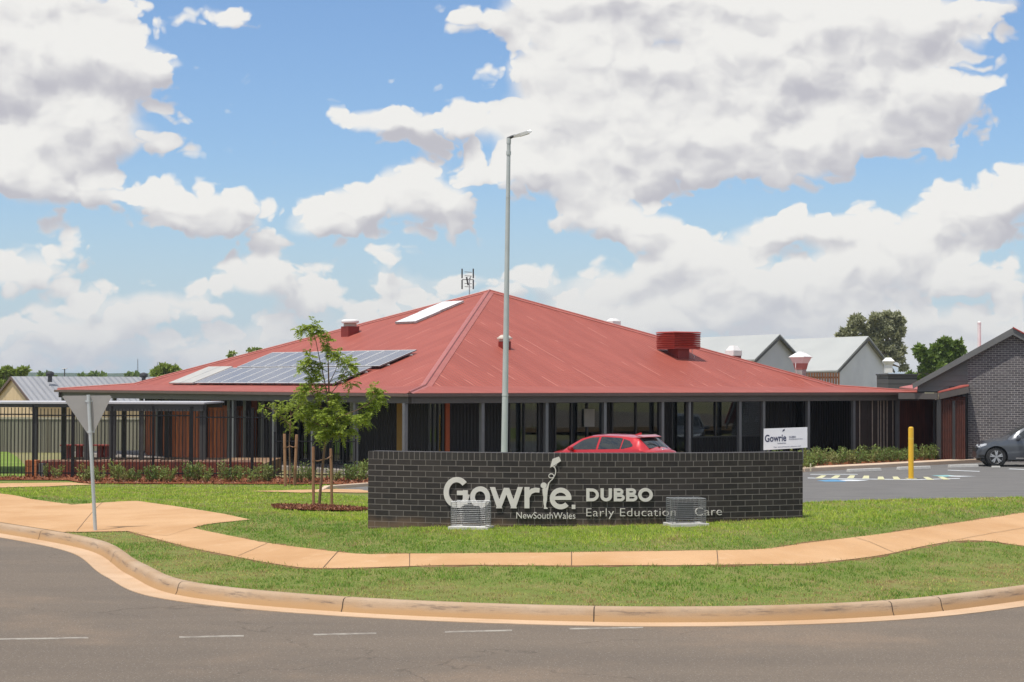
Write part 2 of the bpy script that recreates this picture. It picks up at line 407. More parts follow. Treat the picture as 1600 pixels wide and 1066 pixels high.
    acc=nt.math('MINIMUM',nt.math('MULTIPLY',acc,1.45),1.35)
    dens=nt.math('ADD',nt.math('SUBTRACT',acc,.36),fine)
    dens=nt.math('MAXIMUM',dens,nt.math('MULTIPLY_ADD',acc,.9,-.72))
    n3=nt.n('ShaderNodeTexNoise',noise_dimensions='2D'); nt.l.new(mp.outputs[0],n3.inputs['Vector']); nt.inp(n3,'Scale',19.0); nt.inp(n3,'Detail',3.0); nt.inp(n3,'Roughness',.5)
    nt.l.new(dens,go.inputs[0]); nt.l.new(nt.math('ADD',nt.math('SUBTRACT',acc,.1),nt.math('MULTIPLY_ADD',n3.outputs[0],1.9,-.95)),go.inputs[1]); nt.l.new(hint,go.inputs[2]); return g
CG=cloud_group()
tc=wt.n('ShaderNodeTexCoord').outputs['Generated']
sp=wt.n('ShaderNodeSeparateXYZ'); wt.l.new(tc,sp.inputs[0])
az=wt.math('ARCTAN2',sp.outputs[0],sp.outputs[1]); el=wt.math('ARCSINE',sp.outputs[2])
# slow domain warp so heaps are not elliptical
cb=wt.n('ShaderNodeCombineXYZ'); wt.l.new(az,cb.inputs[0]); wt.l.new(el,cb.inputs[1])
wn=wt.n('ShaderNodeTexNoise',noise_dimensions='2D'); wt.l.new(cb.outputs[0],wn.inputs['Vector']); wn.inputs['Scale'].default_value=38; wn.inputs['Detail'].default_value=3
wv=wt.n('ShaderNodeVectorMath',operation='MULTIPLY_ADD'); wt.l.new(wn.outputs['Color'],wv.inputs[0]); wv.inputs[1].default_value=(.022,.012,0)
sub=wt.n('ShaderNodeVectorMath',operation='ADD'); wt.l.new(cb.outputs[0],sub.inputs[0]); sub.inputs[1].default_value=(-.011,-.006,0)
wt.l.new(sub.outputs[0],wv.inputs[2]); vec=wv.outputs[0]
def dens(off):
    g=wt.n('ShaderNodeGroup'); g.node_tree=CG
    if off:
        a=wt.n('ShaderNodeVectorMath',operation='ADD'); wt.l.new(vec,a.inputs[0]); a.inputs[1].default_value=off; wt.l.new(a.outputs[0],g.inputs[0])
    else: wt.l.new(vec,g.inputs[0])
    return g.outputs
D0=dens(None); D1=dens((-.0035,.009,0)); d0=D0[0]; d1=D1[0]
mask=wt.sstep(d0,-.05,wt.sstep(el,.0,.1,.5,.32))
# light falls from the upper left: where the cloud is thicker above, the cloud is shaded
gs=wt.math('SUBTRACT',D1[1],D0[1]); gf=wt.math('SUBTRACT',d1,d0)
shade=wt.math('ADD',wt.math('MULTIPLY_ADD',D0[2],.75,-.08),wt.math('ADD',wt.math('MULTIPLY_ADD',gs,.75,.0),wt.math('MULTIPLY',gf,.24)))
shade=wt.math('MULTIPLY',wt.sstep(shade,-.10,.74),wt.sstep(d0,.0,.4,.8,1.0))
elf=wt.sstep(el,.0,.09)
white=wt.mix(elf,(.76,.76,.75,1),(.90,.885,.85,1)); grey=wt.mix(elf,(.60,.62,.66,1),(.54,.53,.57,1))
cc=wt.mix(shade,white,grey)
skyc=wt.n('ShaderNodeVectorMath',operation='SCALE'); wt.l.new(sky.outputs[0],skyc.inputs[0]); skyc.inputs['Scale'].default_value=.108
CLEAR=wt.mix(1.0,skyc.outputs[0],(.90,1.06,1.27,1),'MULTIPLY')
CLEAR=wt.mix(wt.sstep(el,.0,.12,.8,0),CLEAR,(.52,.64,.74,1))
tot=wt.mix(wt.math('MULTIPLY',mask,.97),CLEAR,cc)
wt.l.new(tot,bg.inputs[0]); bg.inputs[1].default_value=1.0
# NOTE bg strength and the sky scale factor multiply: 0.1 of the physical sky
sc.view_settings.view_transform='Standard'; sc.view_settings.look='None'; sc.view_settings.gamma=1; sc.view_settings.exposure=0
try: sc.view_settings.use_curve_mapping=False
except Exception: pass
w.cycles.sampling_method='MANUAL'; w.cycles.sample_map_resolution=512

# ------------------------------------------------------------------ ground, road, kerb, paths
def groundmat(name, stops, scale=1.0, bump=.3, rough=.95, fine=60):
    m,nt,b=newmat(name); setb(b,rough,0,.15)
    g=nt.n('ShaderNodeNewGeometry').outputs['Position']
    n=nt.noise(g,scale,8,.62); col=nt.ramp(n,stops)
    nf=nt.noise(g,fine,4,.7); col=nt.mix(nt.sstep(nf,.3,.7,0,.35),col,tuple(x*.45 for x in stops[0][1][:3])+(1,))
    nt.l.new(col,b.inputs['Base Color'])
    bp=nt.n('ShaderNodeBump'); bp.inputs['Strength'].default_value=bump; bp.inputs['Distance'].default_value=.02
    nt.l.new(nf,bp.inputs['Height']); nt.l.new(bp.outputs[0],b.inputs['Normal']); return m
M_far=groundmat('far_ground',[(.3,(.20,.20,.08,1)),(.55,(.27,.24,.12,1)),(.75,(.34,.27,.16,1))],.08)
M_turf=groundmat('turf',[(.3,(.13,.19,.035,1)),(.5,(.18,.21,.055,1)),(.72,(.25,.21,.085,1)),(.8,(.30,.19,.10,1))],1.6)
M_road,nt,b=newmat('asphalt'); setb(b,.85,0,.25)
g=nt.n('ShaderNodeNewGeometry').outputs['Position']
mp=nt.n('ShaderNodeMapping'); nt.l.new(g,mp.inputs[0]); mp.inputs['Scale'].default_value=(.25,1,1)
c=nt.mix(nt.sstep(nt.noise(mp.outputs[0],.8,6,.6),.3,.72),(.165,.133,.102,1),(.208,.164,.122,1))
c=nt.mix(nt.sstep(nt.noise(g,.28,5,.6),.50,.72,0,.7),c,(.30,.215,.145,1))
agg=nt.noise(g,48,4,.85); c=nt.mix(nt.sstep(agg,.35,.68,0,.62),c,(.075,.066,.06,1))
vo=nt.n('ShaderNodeTexVoronoi',feature='F1'); nt.l.new(g,vo.inputs['Vector']); vo.inputs['Scale'].default_value=26
c=nt.mix(nt.math('LESS_THAN',vo.outputs['Distance'],.16),c,(.30,.27,.23,1))
vc=nt.n('ShaderNodeTexVoronoi',feature='DISTANCE_TO_EDGE'); vc.inputs['Scale'].default_value=.16
wv2=nt.n('ShaderNodeVectorMath',operation='MULTIPLY_ADD'); nz=nt.n('ShaderNodeTexNoise'); nt.l.new(g,nz.inputs['Vector']); nz.inputs['Scale'].default_value=1.4; nz.inputs['Detail'].default_value=6
nt.l.new(nz.outputs['Color'],wv2.inputs[0]); wv2.inputs[1].default_value=(1.6,1.6,0); nt.l.new(g,wv2.inputs[2]); nt.l.new(wv2.outputs[0],vc.inputs['Vector'])
crack=nt.math('MULTIPLY',nt.math('LESS_THAN',vc.outputs['Distance'],.0022),nt.math('GREATER_THAN',nt.noise(g,.35,2),.5))
c=nt.mix(nt.math('MULTIPLY',crack,.3),c,(.03,.025,.02,1)); nt.l.new(c,b.inputs['Base Color'])
bp=nt.n('ShaderNodeBump'); bp.inputs['Strength'].default_value=.5; bp.inputs['Distance'].default_value=.01; nt.l.new(agg,bp.inputs['Height']); nt.l.new(bp.outputs[0],b.inputs['Normal'])
M_cpark=pm('carpark_asphalt',(.135,.130,.125),(.17,.163,.155),1.2,.85,spec=.2,bump=.3,bscale=50,stretch=(.6,1.6,1))
def concmat(name,c1,c2,c3,rust=0):
    m,nt,b=newmat(name); setb(b,.85,0,.2); g=nt.n('ShaderNodeNewGeometry').outputs['Position']
    c=nt.mix(nt.sstep(nt.noise(g,.7,6,.6),.3,.7),c1,c2); c=nt.mix(nt.sstep(nt.noise(g,3.1,5,.65),.55,.8,0,.7),c,c3)
    nf=nt.noise(g,45,4,.7); c=nt.mix(nt.sstep(nf,.35,.75,0,.25),c,tuple(x*.6 for x in c1[:3])+(1,))
    nt.l.new(c,b.inputs['Base Color']); bp=nt.n('ShaderNodeBump'); bp.inputs['Strength'].default_value=.25; bp.inputs['Distance'].default_value=.01
    nt.l.new(nf,bp.inputs['Height']); nt.l.new(bp.outputs[0],b.inputs['Normal']); return m
M_path=concmat('dusty_concrete',(.57,.355,.19,1),(.48,.275,.13,1),(.61,.42,.26,1))
M_kerb=concmat('kerb_concrete',(.46,.34,.235,1),(.37,.24,.135,1),(.27,.21,.155,1))
nt=NT(M_kerb.node_tree); bb=M_kerb.node_tree.nodes['Principled BSDF']; lk_=bb.inputs['Base Color'].links[0].from_socket
g=nt.n('ShaderNodeNewGeometry').outputs['Position']; sz_=nt.n('ShaderNodeSeparateXYZ'); nt.l.new(g,sz_.inputs[0])
mpk=nt.n('ShaderNodeMapping'); nt.l.new(g,mpk.inputs[0]); mpk.inputs['Scale'].default_value=(1,1,9); nk=nt.noise(mpk.outputs[0],1.1,6,.65)
mud=nt.math('MULTIPLY',nt.sstep(nt.math('MULTIPLY_ADD',nk,-.09,sz_.outputs[2]),.575,.50,0,1),.9)
cc_=nt.mix(mud,lk_,(.44,.27,.13,1))
gr_=nt.math('MULTIPLY',nt.sstep(nt.noise(mpk.outputs[0],2.6,6,.7),.5,.68),nt.sstep(nt.math('ABSOLUTE',nt.math('SUBTRACT',sz_.outputs[2],.615)),.05,.02,0,.75))
nt.l.new(nt.mix(gr_,cc_,(.15,.115,.09,1)),bb.inputs['Base Color'])
M_gut=concmat('gutter_concrete',(.58,.41,.27,1),(.49,.32,.19,1),(.38,.28,.19,1))
M_cpath=concmat('pale_path',(.62,.49,.37,1),(.58,.43,.31,1),(.66,.55,.43,1))
M_mulch=groundmat('mulch',[(.3,(.16,.055,.025,1)),(.5,(.27,.09,.04,1)),(.7,(.36,.15,.07,1))],5,1.0,fine=38)
M_line=pm('road_paint',(.36,.33,.28),(.20,.17,.14),9,.8,contrast=.16)

# ground: one sheet to the horizon
xs=np.concatenate([[-6000,-3000,-1200,-500,-250],np.arange(-120,-20,5),np.arange(-20,24,1),np.arange(25,121,5),[250,500,1200,3000,6000]])
ys=np.concatenate([[-200,-60,0,12],np.arange(16,62,1),np.arange(62,121,3),[150,250,500,1000,2000,4000,8000]])
GX,GY=np.meshgrid(xs,ys); S=sdist(GX,GY); GZ=terr(GX,GY)
GZ=np.where(S<1.6,.30,GZ); GZ=np.where((S>=1.6)&(GY<61),GZ-.10,GZ); GZ=np.where(GY>=61,GZ-.03,GZ)
nx=len(xs); vs=np.column_stack([GX.ravel(),GY.ravel(),GZ.ravel()]).tolist()
mb=MB(); mb.add(vs,[(j*nx+i,j*nx+i+1,(j+1)*nx+i+1,(j+1)*nx+i) for j in range(len(ys)-1) for i in range(nx-1)])
tag(obj('ground',mb,M_far),kind='structure')
# lawn turf base, bounded by the back of the kerb
kb=[tuple(KC[i]+KN[i]*.075) for i in range(len(KC))]
LAWN=[p for p in kb if p[1]<64]+[(47,62.5),(-40,62.5)]
patch('turf_base',LAWN,0,M_turf)
# road
lip=[tuple(KC[i]-KN[i]*(.42)) for i in range(len(KC))]
ROAD=lip+[(80,80),(120,40),(120,-60),(-120,-60),(-120,88)]
patch('road',ROAD,.505,M_road,cell=4,zf=lambda x,y: 0*x)
# kerb + gutter, swept profile (offset, height); one kerb, joints cut by small gaps in shading
def sweep(name, prof, m, smooth=True, i0=0, i1=None):
    mb=MB(); i1=i1 or len(KC); n=len(prof); L=np.concatenate([[0],np.cumsum(np.linalg.norm(np.diff(KC,axis=0),axis=1))])
    vs=[];
    for i in range(i0,i1):
        for (o,h) in prof: p=KC[i]+KN[i]*o; vs.append((p[0],p[1],h))
    mb.add(vs,[(k*n+j,(k+1)*n+j,(k+1)*n+j+1,k*n+j+1) for k in range(i1-i0-1) for j in range(n-1)])
    o=obj(name,mb,m,smooth=smooth); tag(o,kind='structure'); return o
sweep('kerb',[(.10,.40),(.10,.655),(.085,.667),(.0,.668),(-.03,.663),(-.055,.648),(-.068,.62),(-.085,.55),(-.105,.512),(-.12,.40)],M_kerb)
sweep('gutter',[(-.10,.42),(-.10,.514),(-.16,.503),(-.38,.511),(-.43,.513),(-.43,.42)],M_gut)
# joints in the kerb: thin dark slots
L=np.concatenate([[0],np.cumsum(np.linalg.norm(np.diff(KC,axis=0),axis=1))])
M_joint=pm('joint',(.05,.035,.025),rough=.9)
mb=MB()
for px in (75,188,291,538,937,1382,1463):
    best=min(range(len(KC)),key=lambda i:abs(((KC[i][0])/KC[i][1])*3000+800-px)+(0 if KC[i][1]<40 else 9999))
    p=KC[best];nn=KN[best];t=KT[best]
    def q(o,h): return Vector((p[0]+nn[0]*o,p[1]+nn[1]*o,h))
    T=Vector((t[0],t[1],0))*.006
    pr=[(.09,.6705),(-.03,.6665),(-.0575,.650),(-.0715,.62),(-.0885,.55),(-.109,.513)]
    for a_,b_ in zip(pr[:-1],pr[1:]):
        A=q(*a_);B=q(*b_); mb.add([A-T,A+T,B+T,B-T],[(0,1,2,3)])
tag(obj('kerb_joints',mb,M_joint),kind='structure')
# footpaths
PATH=[P(*p) for p in [(262,822),(285,823),(330,832),(370,840),(430,851),(500,860),(583,867),(680,866),(780,865),(900,864),(1050,862),(1170,860),(1210,857),(1257,850),(1330,841),(1400,832),(1500,817),(1600,802),(1700,790)]]
PATH+=[P(*p) for p in [(1760,860),(1600,854),(1550,847),(1500,846),(1450,853),(1380,868),(1300,878),(1250,882),(1100,884),(900,885),(700,884),(600,887),(490,889),(430,882),(360,869),(300,857),(245,843),(212,834),(200,831)]]
def densify(poly,step=.22,jit=.012):
    out=[];n=len(poly)
    for i in range(n):
        a=np.array(poly[i][:2],float);b_=np.array(poly[(i+1)%n][:2],float); L_=np.linalg.norm(b_-a); k=max(1,int(L_/step)); nn=np.array([-(b_-a)[1],(b_-a)[0]])/max(L_,1e-6)
        for j in range(k): out.append(tuple(a+(b_-a)*j/k+nn*(random.gauss(0,jit) if j else 0)))
    return out
def grow(poly,d,j):
    q=densify(poly,.16,0); out=[];n=len(q)
    for i in range(n):
        a=np.array(q[i-1]);b_=np.array(q[(i+1)%n]); t=(b_-a)/max(np.linalg.norm(b_-a),1e-6); area=1
        out.append(tuple(np.array(q[i])+np.array([t[1],-t[0]])*SG*(d+random.uniform(-j,j))))
    return out
def sarea(p): return sum(p[i][0]*p[(i+1)%len(p)][1]-p[(i+1)%len(p)][0]*p[i][1] for i in range(len(p)))
UP=[P(*p) for p in [(262,822),(285,823),(330,832),(370,840),(430,851),(500,860),(583,867),(680,866),(780,865),(900,864),(1050,862),(1170,860),(1210,857),(1257,850),(1330,841),(1400,832),(1500,817),(1600,802),(1700,790)]]
LWp=[P(*p) for p in [(1760,860),(1600,854),(1550,847),(1500,846),(1450,853),(1380,868),(1300,878),(1250,882),(1100,884),(900,885),(700,884),(600,887),(490,889),(430,882),(360,869),(300,857),(245,843),(212,834),(200,831)]]
PATH=[tuple(p) for p in catmull([(p.x,p.y) for p in UP],4)]+[tuple(p) for p in catmull([(p.x,p.y) for p in LWp],4)]
SG=1 if sarea(PATH)>0 else -1
M_soil=groundmat('edge_soil',[(.3,(.16,.085,.04,1)),(.5,(.24,.14,.07,1)),(.7,(.30,.20,.11,1))],3,fine=30)
patch('path_edge_soil',grow(PATH,.05,.045),.003,M_soil)
patch('footpath',densify(PATH),.009,M_path)
SLAB=[P(*p) for p in [(-120,756),(0,772),(50,781),(112,789.5),(180,785),(214,783.5),(300,796),(350,804),(391,813),(340,818),(320,821),(300,826),(262,838),(230,836)]]+[P(200,831)]
i0=min(range(len(kb)),key=lambda i:abs(kb[i][0]/kb[i][1]*3000+800-100)); 
SLAB+= [kb[i] for i in range(i0,len(kb)) if False]
SLAB+=[kb[i] for i in range(i0,0,-1) if kb[i][1]<44]
patch('driveway_slab',SLAB,.012,M_path)
mb=MB()
for (a_,b_) in [((893,863.5),(893,885)),((530,861),(505,889)),((160,786),(120,831)),((1120,861),(1122,884)),((640,866),(640,886)),((420,849),(372,870)),((1335,841),(1400,866)),((1490,846),(1600,826))]:
    A=P(*a_);B=P(*b_); n_=8
    d=(B-A).normalized(); sdv=Vector((-d.y,d.x,0))*.004
    for k in range(n_):
        p0=A.lerp(B,k/n_);p1=A.lerp(B,(k+1)/n_)
        p0.z=tz(p0.x,p0.y)+.0155;p1.z=tz(p1.x,p1.y)+.0155
        mb.add([p0-sdv,p0+sdv,p1+sdv,p1-sdv],[(0,1,2,3)])
tag(obj('path_joints',mb,M_joint),kind='structure')
# far garden paths and beds
FP1=[P(*p) for p in [(-60,757),(112,755),(150,758),(95,760),(-60,764)]]
patch('garden_path',FP1,.02,M_path)
FP2=[P(*p) for p in [(390,768.5),(470,766.5),(600,764),(620,768),(560,771),(470,771)]]
patch('cross_path',FP2,.02,M_path)
BED1=[(-22,59.9)]+[(P(p,758+ (0 if p>120 else -5)).x,59.0 if p>120 else 60.8) for p in (0,110,130,300,420,560,620)]+[(-1,62.4),(-22,62.4)]
BED1=[(-23,60.6),(-14,60.6),(-13,58.6),(-3.2,58.6),(-2.4,62.3),(-23,62.3)]
patch('mulch_bed',BED1,.03,M_mulch)
tc_=P(493,797); TREE1=P(497,795)
MUL=[(tc_.x+math.cos(a)*(.92+.1*math.sin(3*a+1)+.05*math.sin(7*a)),tc_.y+.3+math.sin(a)*(1.25+.15*math.sin(2*a))) for a in [k*math.pi/18 for k in range(36)]]
patch('tree_mulch_ring',MUL,.035,M_mulch,cell=.25)
# car park
CPK=[(-5.3,51.5),(-5.3,55.6),(-3.0,59.4),(3.5,66.3),(10.2,67.3),(18.9,76.2),(42,98),(80,98),(60,45),(5,43.6),(-1.5,48)]
patch('car_park',CPK,.03,M_cpark,cell=3,zf=lambda x,y:0*x)
far=[Vector((10.2-6,67.3-.8,0)),Vector((10.2,67.3,0)),Vector((18.9,76.2,0)),Vector((27,84.5,0))]
mb=MB()
for a_,b_ in zip(far[:-1],far[1:]): mb.bar(a_+Vector((0,0,.07)),b_+Vector((0,0,.07)),.15,.2)
mb.bar((-5.35,51.2,.06),(-5.35,55.7,.06),.15,.14); mb.bar((-5.4,55.7,.06),(-3.05,59.5,.06),.15,.14); mb.bar((-5.35,51.2,.08),(-1.5,47.9,.1),.15,.14)
tag(obj('car_park_kerb',mb,M_cpath,bevel=.02),kind='structure')
def offs(a,b,d): t=(b-a).normalized(); n=Vector((-t.y,t.x,0)); return a+n*d,b+n*d
pp=[]; 
A1,B1=offs(far[1],far[2],.1); A2,B2=offs(far[1],far[2],1.25); C1,D1=offs(far[2],far[3],.1); C2,D2=offs(far[2],far[3],1.25)
patch('car_park_path',[(4.2,66.6),A1,B1,D1,D2,B2,A2,(4.0,68.0)],.12,M_cpath,cell=3,zf=lambda x,y:0*x)
A3,B3=offs(far[1],far[2],3.4); C3,D3=offs(far[2],far[3],3.4)
patch('garden_bed_soil',[(4.0,68.01),A2,B2,D2,D3,B3,A3,(4.0,70)],.1,M_mulch,cell=3,zf=lambda x,y:0*x)
# painted marks in the car park
M_yel=pm('yellow_paint',(.62,.60,.34),(.5,.48,.3),9,.7); M_blu=pm('blue_paint',(.06,.22,.42),(.12,.3,.45),5,.7)
M_whp=pm('white_paint',(.72,.75,.76),(.5,.53,.55),7,.7); M_tea=pm('teal_paint',(.12,.36,.38),(.3,.5,.5),6,.7)
def mark(mb,pts,z): mb.add([on_z(px,py,z) for px,py in pts],[tuple(range(len(pts)))])
mb=MB(); mw=MB(); mbl=MB(); mt=MB()
for x0,y0 in ((1283,745),(1306,745),(1330,745),(1353,745.5),(1376,747),(1400,747),(1450,747.5),(1474,747)):
    k=(1353-x0)*.05
    mark(mb,[(x0-6-k,y0+2.3),(x0+5-k,y0+2.3),(x0+5+k,y0-2.2),(x0-3+k,y0-2.2)],.036)
mark(mw,[(1262,747.3),(1320,748.6),(1430,750),(1500,748),(1500,747.2),(1430,749.2),(1320,747.8),(1262,746.5)],.034)
mark(mw,[(1266,741.5),(1340,741.6),(1340,741),(1266,740.9)],.034)
mark(mw,[(1480,735),(1530,737),(1531,736.3),(1482,734.4)],.034); mark(mw,[(1575,733),(1640,735.5),(1640,734.7),(1578,732.4)],.034)
mark(mbl,[(1276,751),(1300,749.3),(1330,750.5),(1320,752.6),(1290,752.6)],.035)
mark(mw,[(1310,750),(1326,749.4),(1358,750.6),(1340,751.8),(1322,751.9)],.038)
mark(mt,[(1455,743.2),(1480,742.4),(1500,744),(1475,745)],.035); mark(mw,[(1480,743.3),(1500,743.6),(1526,744.2),(1500,744.9),(1486,744.6)],.038)
for m_,mm,nn in ((mb,M_yel,'hatch_marks'),(mw,M_whp,'bay_lines'),(mbl,M_blu,'access_symbol_paint'),(mt,M_tea,'teal_symbol_paint')):
    o=obj(nn,m_,mm); tag(o,kind='structure')
# broken line on the road
mb=MB()
for a_,b_ in (((-40,999.5),(138,996.5)),((280,995.5),(381,993.5)),((490,991.5),(588,989.5)),((695,987.5),(800,985)),((890,982.5),(1005,980.5))):
    mark(mb,[(a_[0],a_[1]+1.1),(b_[0],b_[1]+1.1),(b_[0],b_[1]-1.1),(a_[0],a_[1]-1.1)],.5063)
tag(obj('road_line_dashes',mb,M_line),kind='structure')
# far hills
M_hill,nt,b=newmat('wooded_hill'); setb(b,1,0,.05); g=nt.n('ShaderNodeNewGeometry').outputs['Position']
nt.l.new(nt.mix(nt.sstep(nt.noise(g,.012,6,.7),.35,.65),(.045,.075,.045,1),(.075,.10,.05,1)),b.inputs['Base Color'])
mb=MB(); nxh=220; X=np.linspace(-1900,1900,nxh); rows=[(1500,0),(1700,.35),(1900,.75),(2100,1),(2300,.8)]
vs=[]
for (Yh,k) in rows:
    for x in X:
        h=13.5+1.6*math.sin(x*.006+1)+1.0*math.sin(x*.017)+.8*random.random()
        if x>200: h*=.55
        vs.append((x,Yh+30*math.sin(x*.01),-3+k*(h+3)*(1+.02*random.random())))
mb.add(vs,[(j*nxh+i,j*nxh+i+1,(j+1)*nxh+i+1,(j+1)*nxh+i) for j in range(len(rows)-1) for i in range(nxh-1)])
tag(obj('hills',mb,M_hill),kind='structure')
# ------------------------------------------------------------------ main building
TH=R(51.1); U=Vector((-math.cos(TH),math.sin(TH),0)); V=Vector((math.sin(TH),math.cos(TH),0)); S_=25.8
CO=Vector((-3.33,62.5,0)); LO=CO+U*S_; RO=CO+V*S_; BO=CO+(U+V)*S_
APEX=Vector((-.95,80.8,6.97)); ZE=2.78; WK=2.4; ZK=3.0
M_roof=ribmat('red_roof_sheet',lin(160,85,72),lin(145,74,62),period=.19,amp=.008,rough=.55,seams=lin(196,128,114))
M_roofB=M_roof
M_cap=pm('red_flashing',lin(170,98,88),lin(158,88,78),2,.4)
M_capd=pm('dark_red_paint',lin(132,34,26),lin(112,28,22),3,.45)
M_char=pm('charcoal_paint',(.040,.040,.042),(.05,.049,.048),2,.45)
M_fasc=pm('fascia_grey',(.085,.076,.070),(.10,.09,.082),2,.45)
M_gutd=pm('gutter_dark',(.10,.065,.055),(.12,.08,.065),2,.4)
M_post=pm('post_grey',(.17,.175,.185),(.145,.15,.16),3,.4,metal=.3)
M_wall=ribmat('charcoal_cladding',(.012,.0115,.012,1),(.017,.016,.016,1),period=.15,amp=.01,rough=.5)
M_soff=pm('soffit',(.10,.10,.10),(.12,.12,.12),2,.7)
M_int=pm('interior_wall',(.30,.29,.27),(.25,.24,.22),1,.8)
M_floorc=pm('veranda_concrete',(.34,.30,.27),(.28,.24,.21),1.5,.8)
M_glass=glassmat('window_glass')
M_frame=pm('window_frame',(.035,.035,.037),rough=.35)
M_orange=pm('orange_paint',lin(190,84,24),lin(176,76,22),2,.5); M_yello=pm('yellow_panel',lin(170,128,38),lin(150,112,34),2,.5)
M_cedar=woodmat('cedar_boards',lin(176,98,50),lin(126,66,38),lin(84,46,32),.115)
M_redsl=woodmat('red_battens',lin(100,50,38),lin(80,40,32),lin(58,30,26),.14)
M_white=pm('white_paint_plain',(.78,.78,.76),(.7,.7,.68),3,.5)
M_board=pm('pin_board',(.42,.42,.40),(.36,.36,.34),3,.7); M_dkblue=pm('dark_blue_panel',(.02,.028,.05),rough=.5)
M_olive=ribmat('olive_corrugated',(.22,.23,.17,1),(.18,.19,.14,1),period=.1,amp=.03,rough=.6)
M_corten=pm('rusty_steel',lin(128,58,40),lin(92,42,32),2.5,.8,bump=.3)

bld=E('preschool_building','low preschool building with a red pyramid sheet-metal roof and dark veranda',"building",(CO.x,CO.y,0))
def rp(o,d,z): return Vector((o.x,o.y,0))+Vector((0,0,z))+d
ins={'C':CO+(U+V)*WK,'L':LO+(V-U)*WK,'R':RO+(U-V)*WK,'B':BO-(U+V)*WK}
out={'C':CO,'L':LO,'R':RO,'B':BO}
mb=MB()
for a_,b_ in (('C','R'),('R','B'),('B','L'),('L','C')):
    d=(out[b_]-out[a_]).normalized(); nrm=Vector((-d.y,d.x,0))
    def uv(p): q=Vector((p[0],p[1],0))-out[a_]; return (q.dot(d),q.dot(nrm))
    p0,p1=out[a_]+Vector((0,0,ZE)),out[b_]+Vector((0,0,ZE)); q0,q1=ins[a_]+Vector((0,0,ZK)),ins[b_]+Vector((0,0,ZK))
    N=24
    for k in range(N):
        A=p0.lerp(p1,k/N);B=p0.lerp(p1,(k+1)/N);D=q0.lerp(q1,k/N);C_=q0.lerp(q1,(k+1)/N)
        mb.add([A,B,C_,D],[(0,1,2,3)],0,[[uv(A),uv(B),uv(C_),uv(D)]])
    mb.add([q0,q1,APEX],[(0,1,2)],0,[[uv(q0),uv(q1),uv(APEX)]])
    z=Vector((0,0,.05)); mb.add([p0-z,p1-z,q1-z,q0-z],[(3,2,1,0)],1); mb.add([p0-z,p1-z,p1,p0],[(0,1,2,3)],0)
roof=obj('roof',mb,[M_roof,M_soff],bld)
for a_ in 'CLRB':
    mb=MB(); o=out[a_]+Vector((0,0,ZE+.03)); i=ins[a_]+Vector((0,0,ZK+.035)); ap=APEX+Vector((0,0,.04))
    for A,B in ((o,i),(i,ap)):
        d=(B-A).normalized(); side=d.cross(Vector((0,0,1))).normalized(); dn=Vector((0,0,-.075))
        cw=.21
        mb.add([A,A+side*cw+dn,B+side*cw+dn,B,A-side*cw+dn,B-side*cw+dn],[(0,1,2,3),(0,3,5,4)])
        mb.tube([A+Vector((0,0,.01)),B+Vector((0,0,.01))],.035,6)
    obj('hip_cap',mb,M_cap,roof)
# fascia + gutters
g_=MB(); f_=MB()
for a_,b_ in (('C','R'),('R','B'),('B','L'),('L','C')):
    A,B=out[a_],out[b_]; d=(B-A).normalized(); n=Vector((d.y,-d.x,0))
    g_.bar(A+n*.06-d*.1+Vector((0,0,2.715)),B+n*.06+d*.1+Vector((0,0,2.715)),.12,.10)
    A2=A-n*.12; B2=B-n*.12
    f_.bar(A2+Vector((0,0,2.56)),B2+Vector((0,0,2.56)),.06,.24)
obj('gutter',g_,M_gutd,bld); obj('fascia_beam',f_,M_fasc,bld)
def RX(px,d):
    o=CO+U*d; p=on_plane(px,620,o,U); return Vector((p.x,p.y,0))
def LX(px,d):
    o=CO+V*d; p=on_plane(px,620,o,V); return Vector((p.x,p.y,0))
# floor slab
mb=MB(); A,B,D,C_=[out[k]+(BO+CO-2*out[k])*.008 for k in ('C','R','B','L')]
mb.prism([A+Vector((0,0,-.1)),B+Vector((0,0,-.1)),D+Vector((0,0,-.1)),C_+Vector((0,0,-.1))],(0,0,.2))
obj('veranda_floor',mb,M_floorc,bld)
# posts
def post(p,w=.13,h=2.45): mb=MB(); mb.obox(p+Vector((0,0,h/2)),V*(w/2),U*(w/2),Vector((0,0,h/2))); mb.obox(p+Vector((0,0,.12)),V*(w/2+.03),U*(w/2+.03),Vector((0,0,.02))); return obj('post',mb,M_post,bld)
for px in (633,753,853,944,1034,1076,1155,1192,1262,1333,1402,1461): post(RX(px,.28))
for px in (556,490,429,366,221,179,137,99): post(LX(px,.28))
# walls: one mesh per run, glass bays between
WI=2.7; HT=2.62
def uvwall(mb,p,q,z0,z1,mi=0,thick=.12,nrm=None):
    d=(q-p); L=d.length; d=d/L; n=nrm or Vector((d.y,-d.x,0))
    a=p+Vector((0,0,z0));b_=q+Vector((0,0,z0)); c=q+Vector((0,0,z1)); e=p+Vector((0,0,z1)); t=n*(-thick)
    vs=[a,b_,c,e,a+t,b_+t,c+t,e+t]
    k=(p-CO).dot(d)
    uvf=[(k,z0),(k+L,z0),(k+L,z1),(k,z1)]
    fs=[(0,1,2,3),(5,4,7,6),(1,5,6,2),(4,0,3,7),(3,2,6,7),(4,5,1,0)]
    mb.add(vs,fs,mi,[uvf]*6)
walls=MB(); wallsL=MB()
def wall_r(a,b,d=WI,z0=.1,z1=HT,m=None,name=None,label=None):
    p,q=RX(a,d),RX(b,d)
    if m is None: uvwall(walls,p,q,z0,z1); return
    mb=MB(); uvwall(mb,p,q,z0,z1); return obj(name,mb,m,bld,label=label)
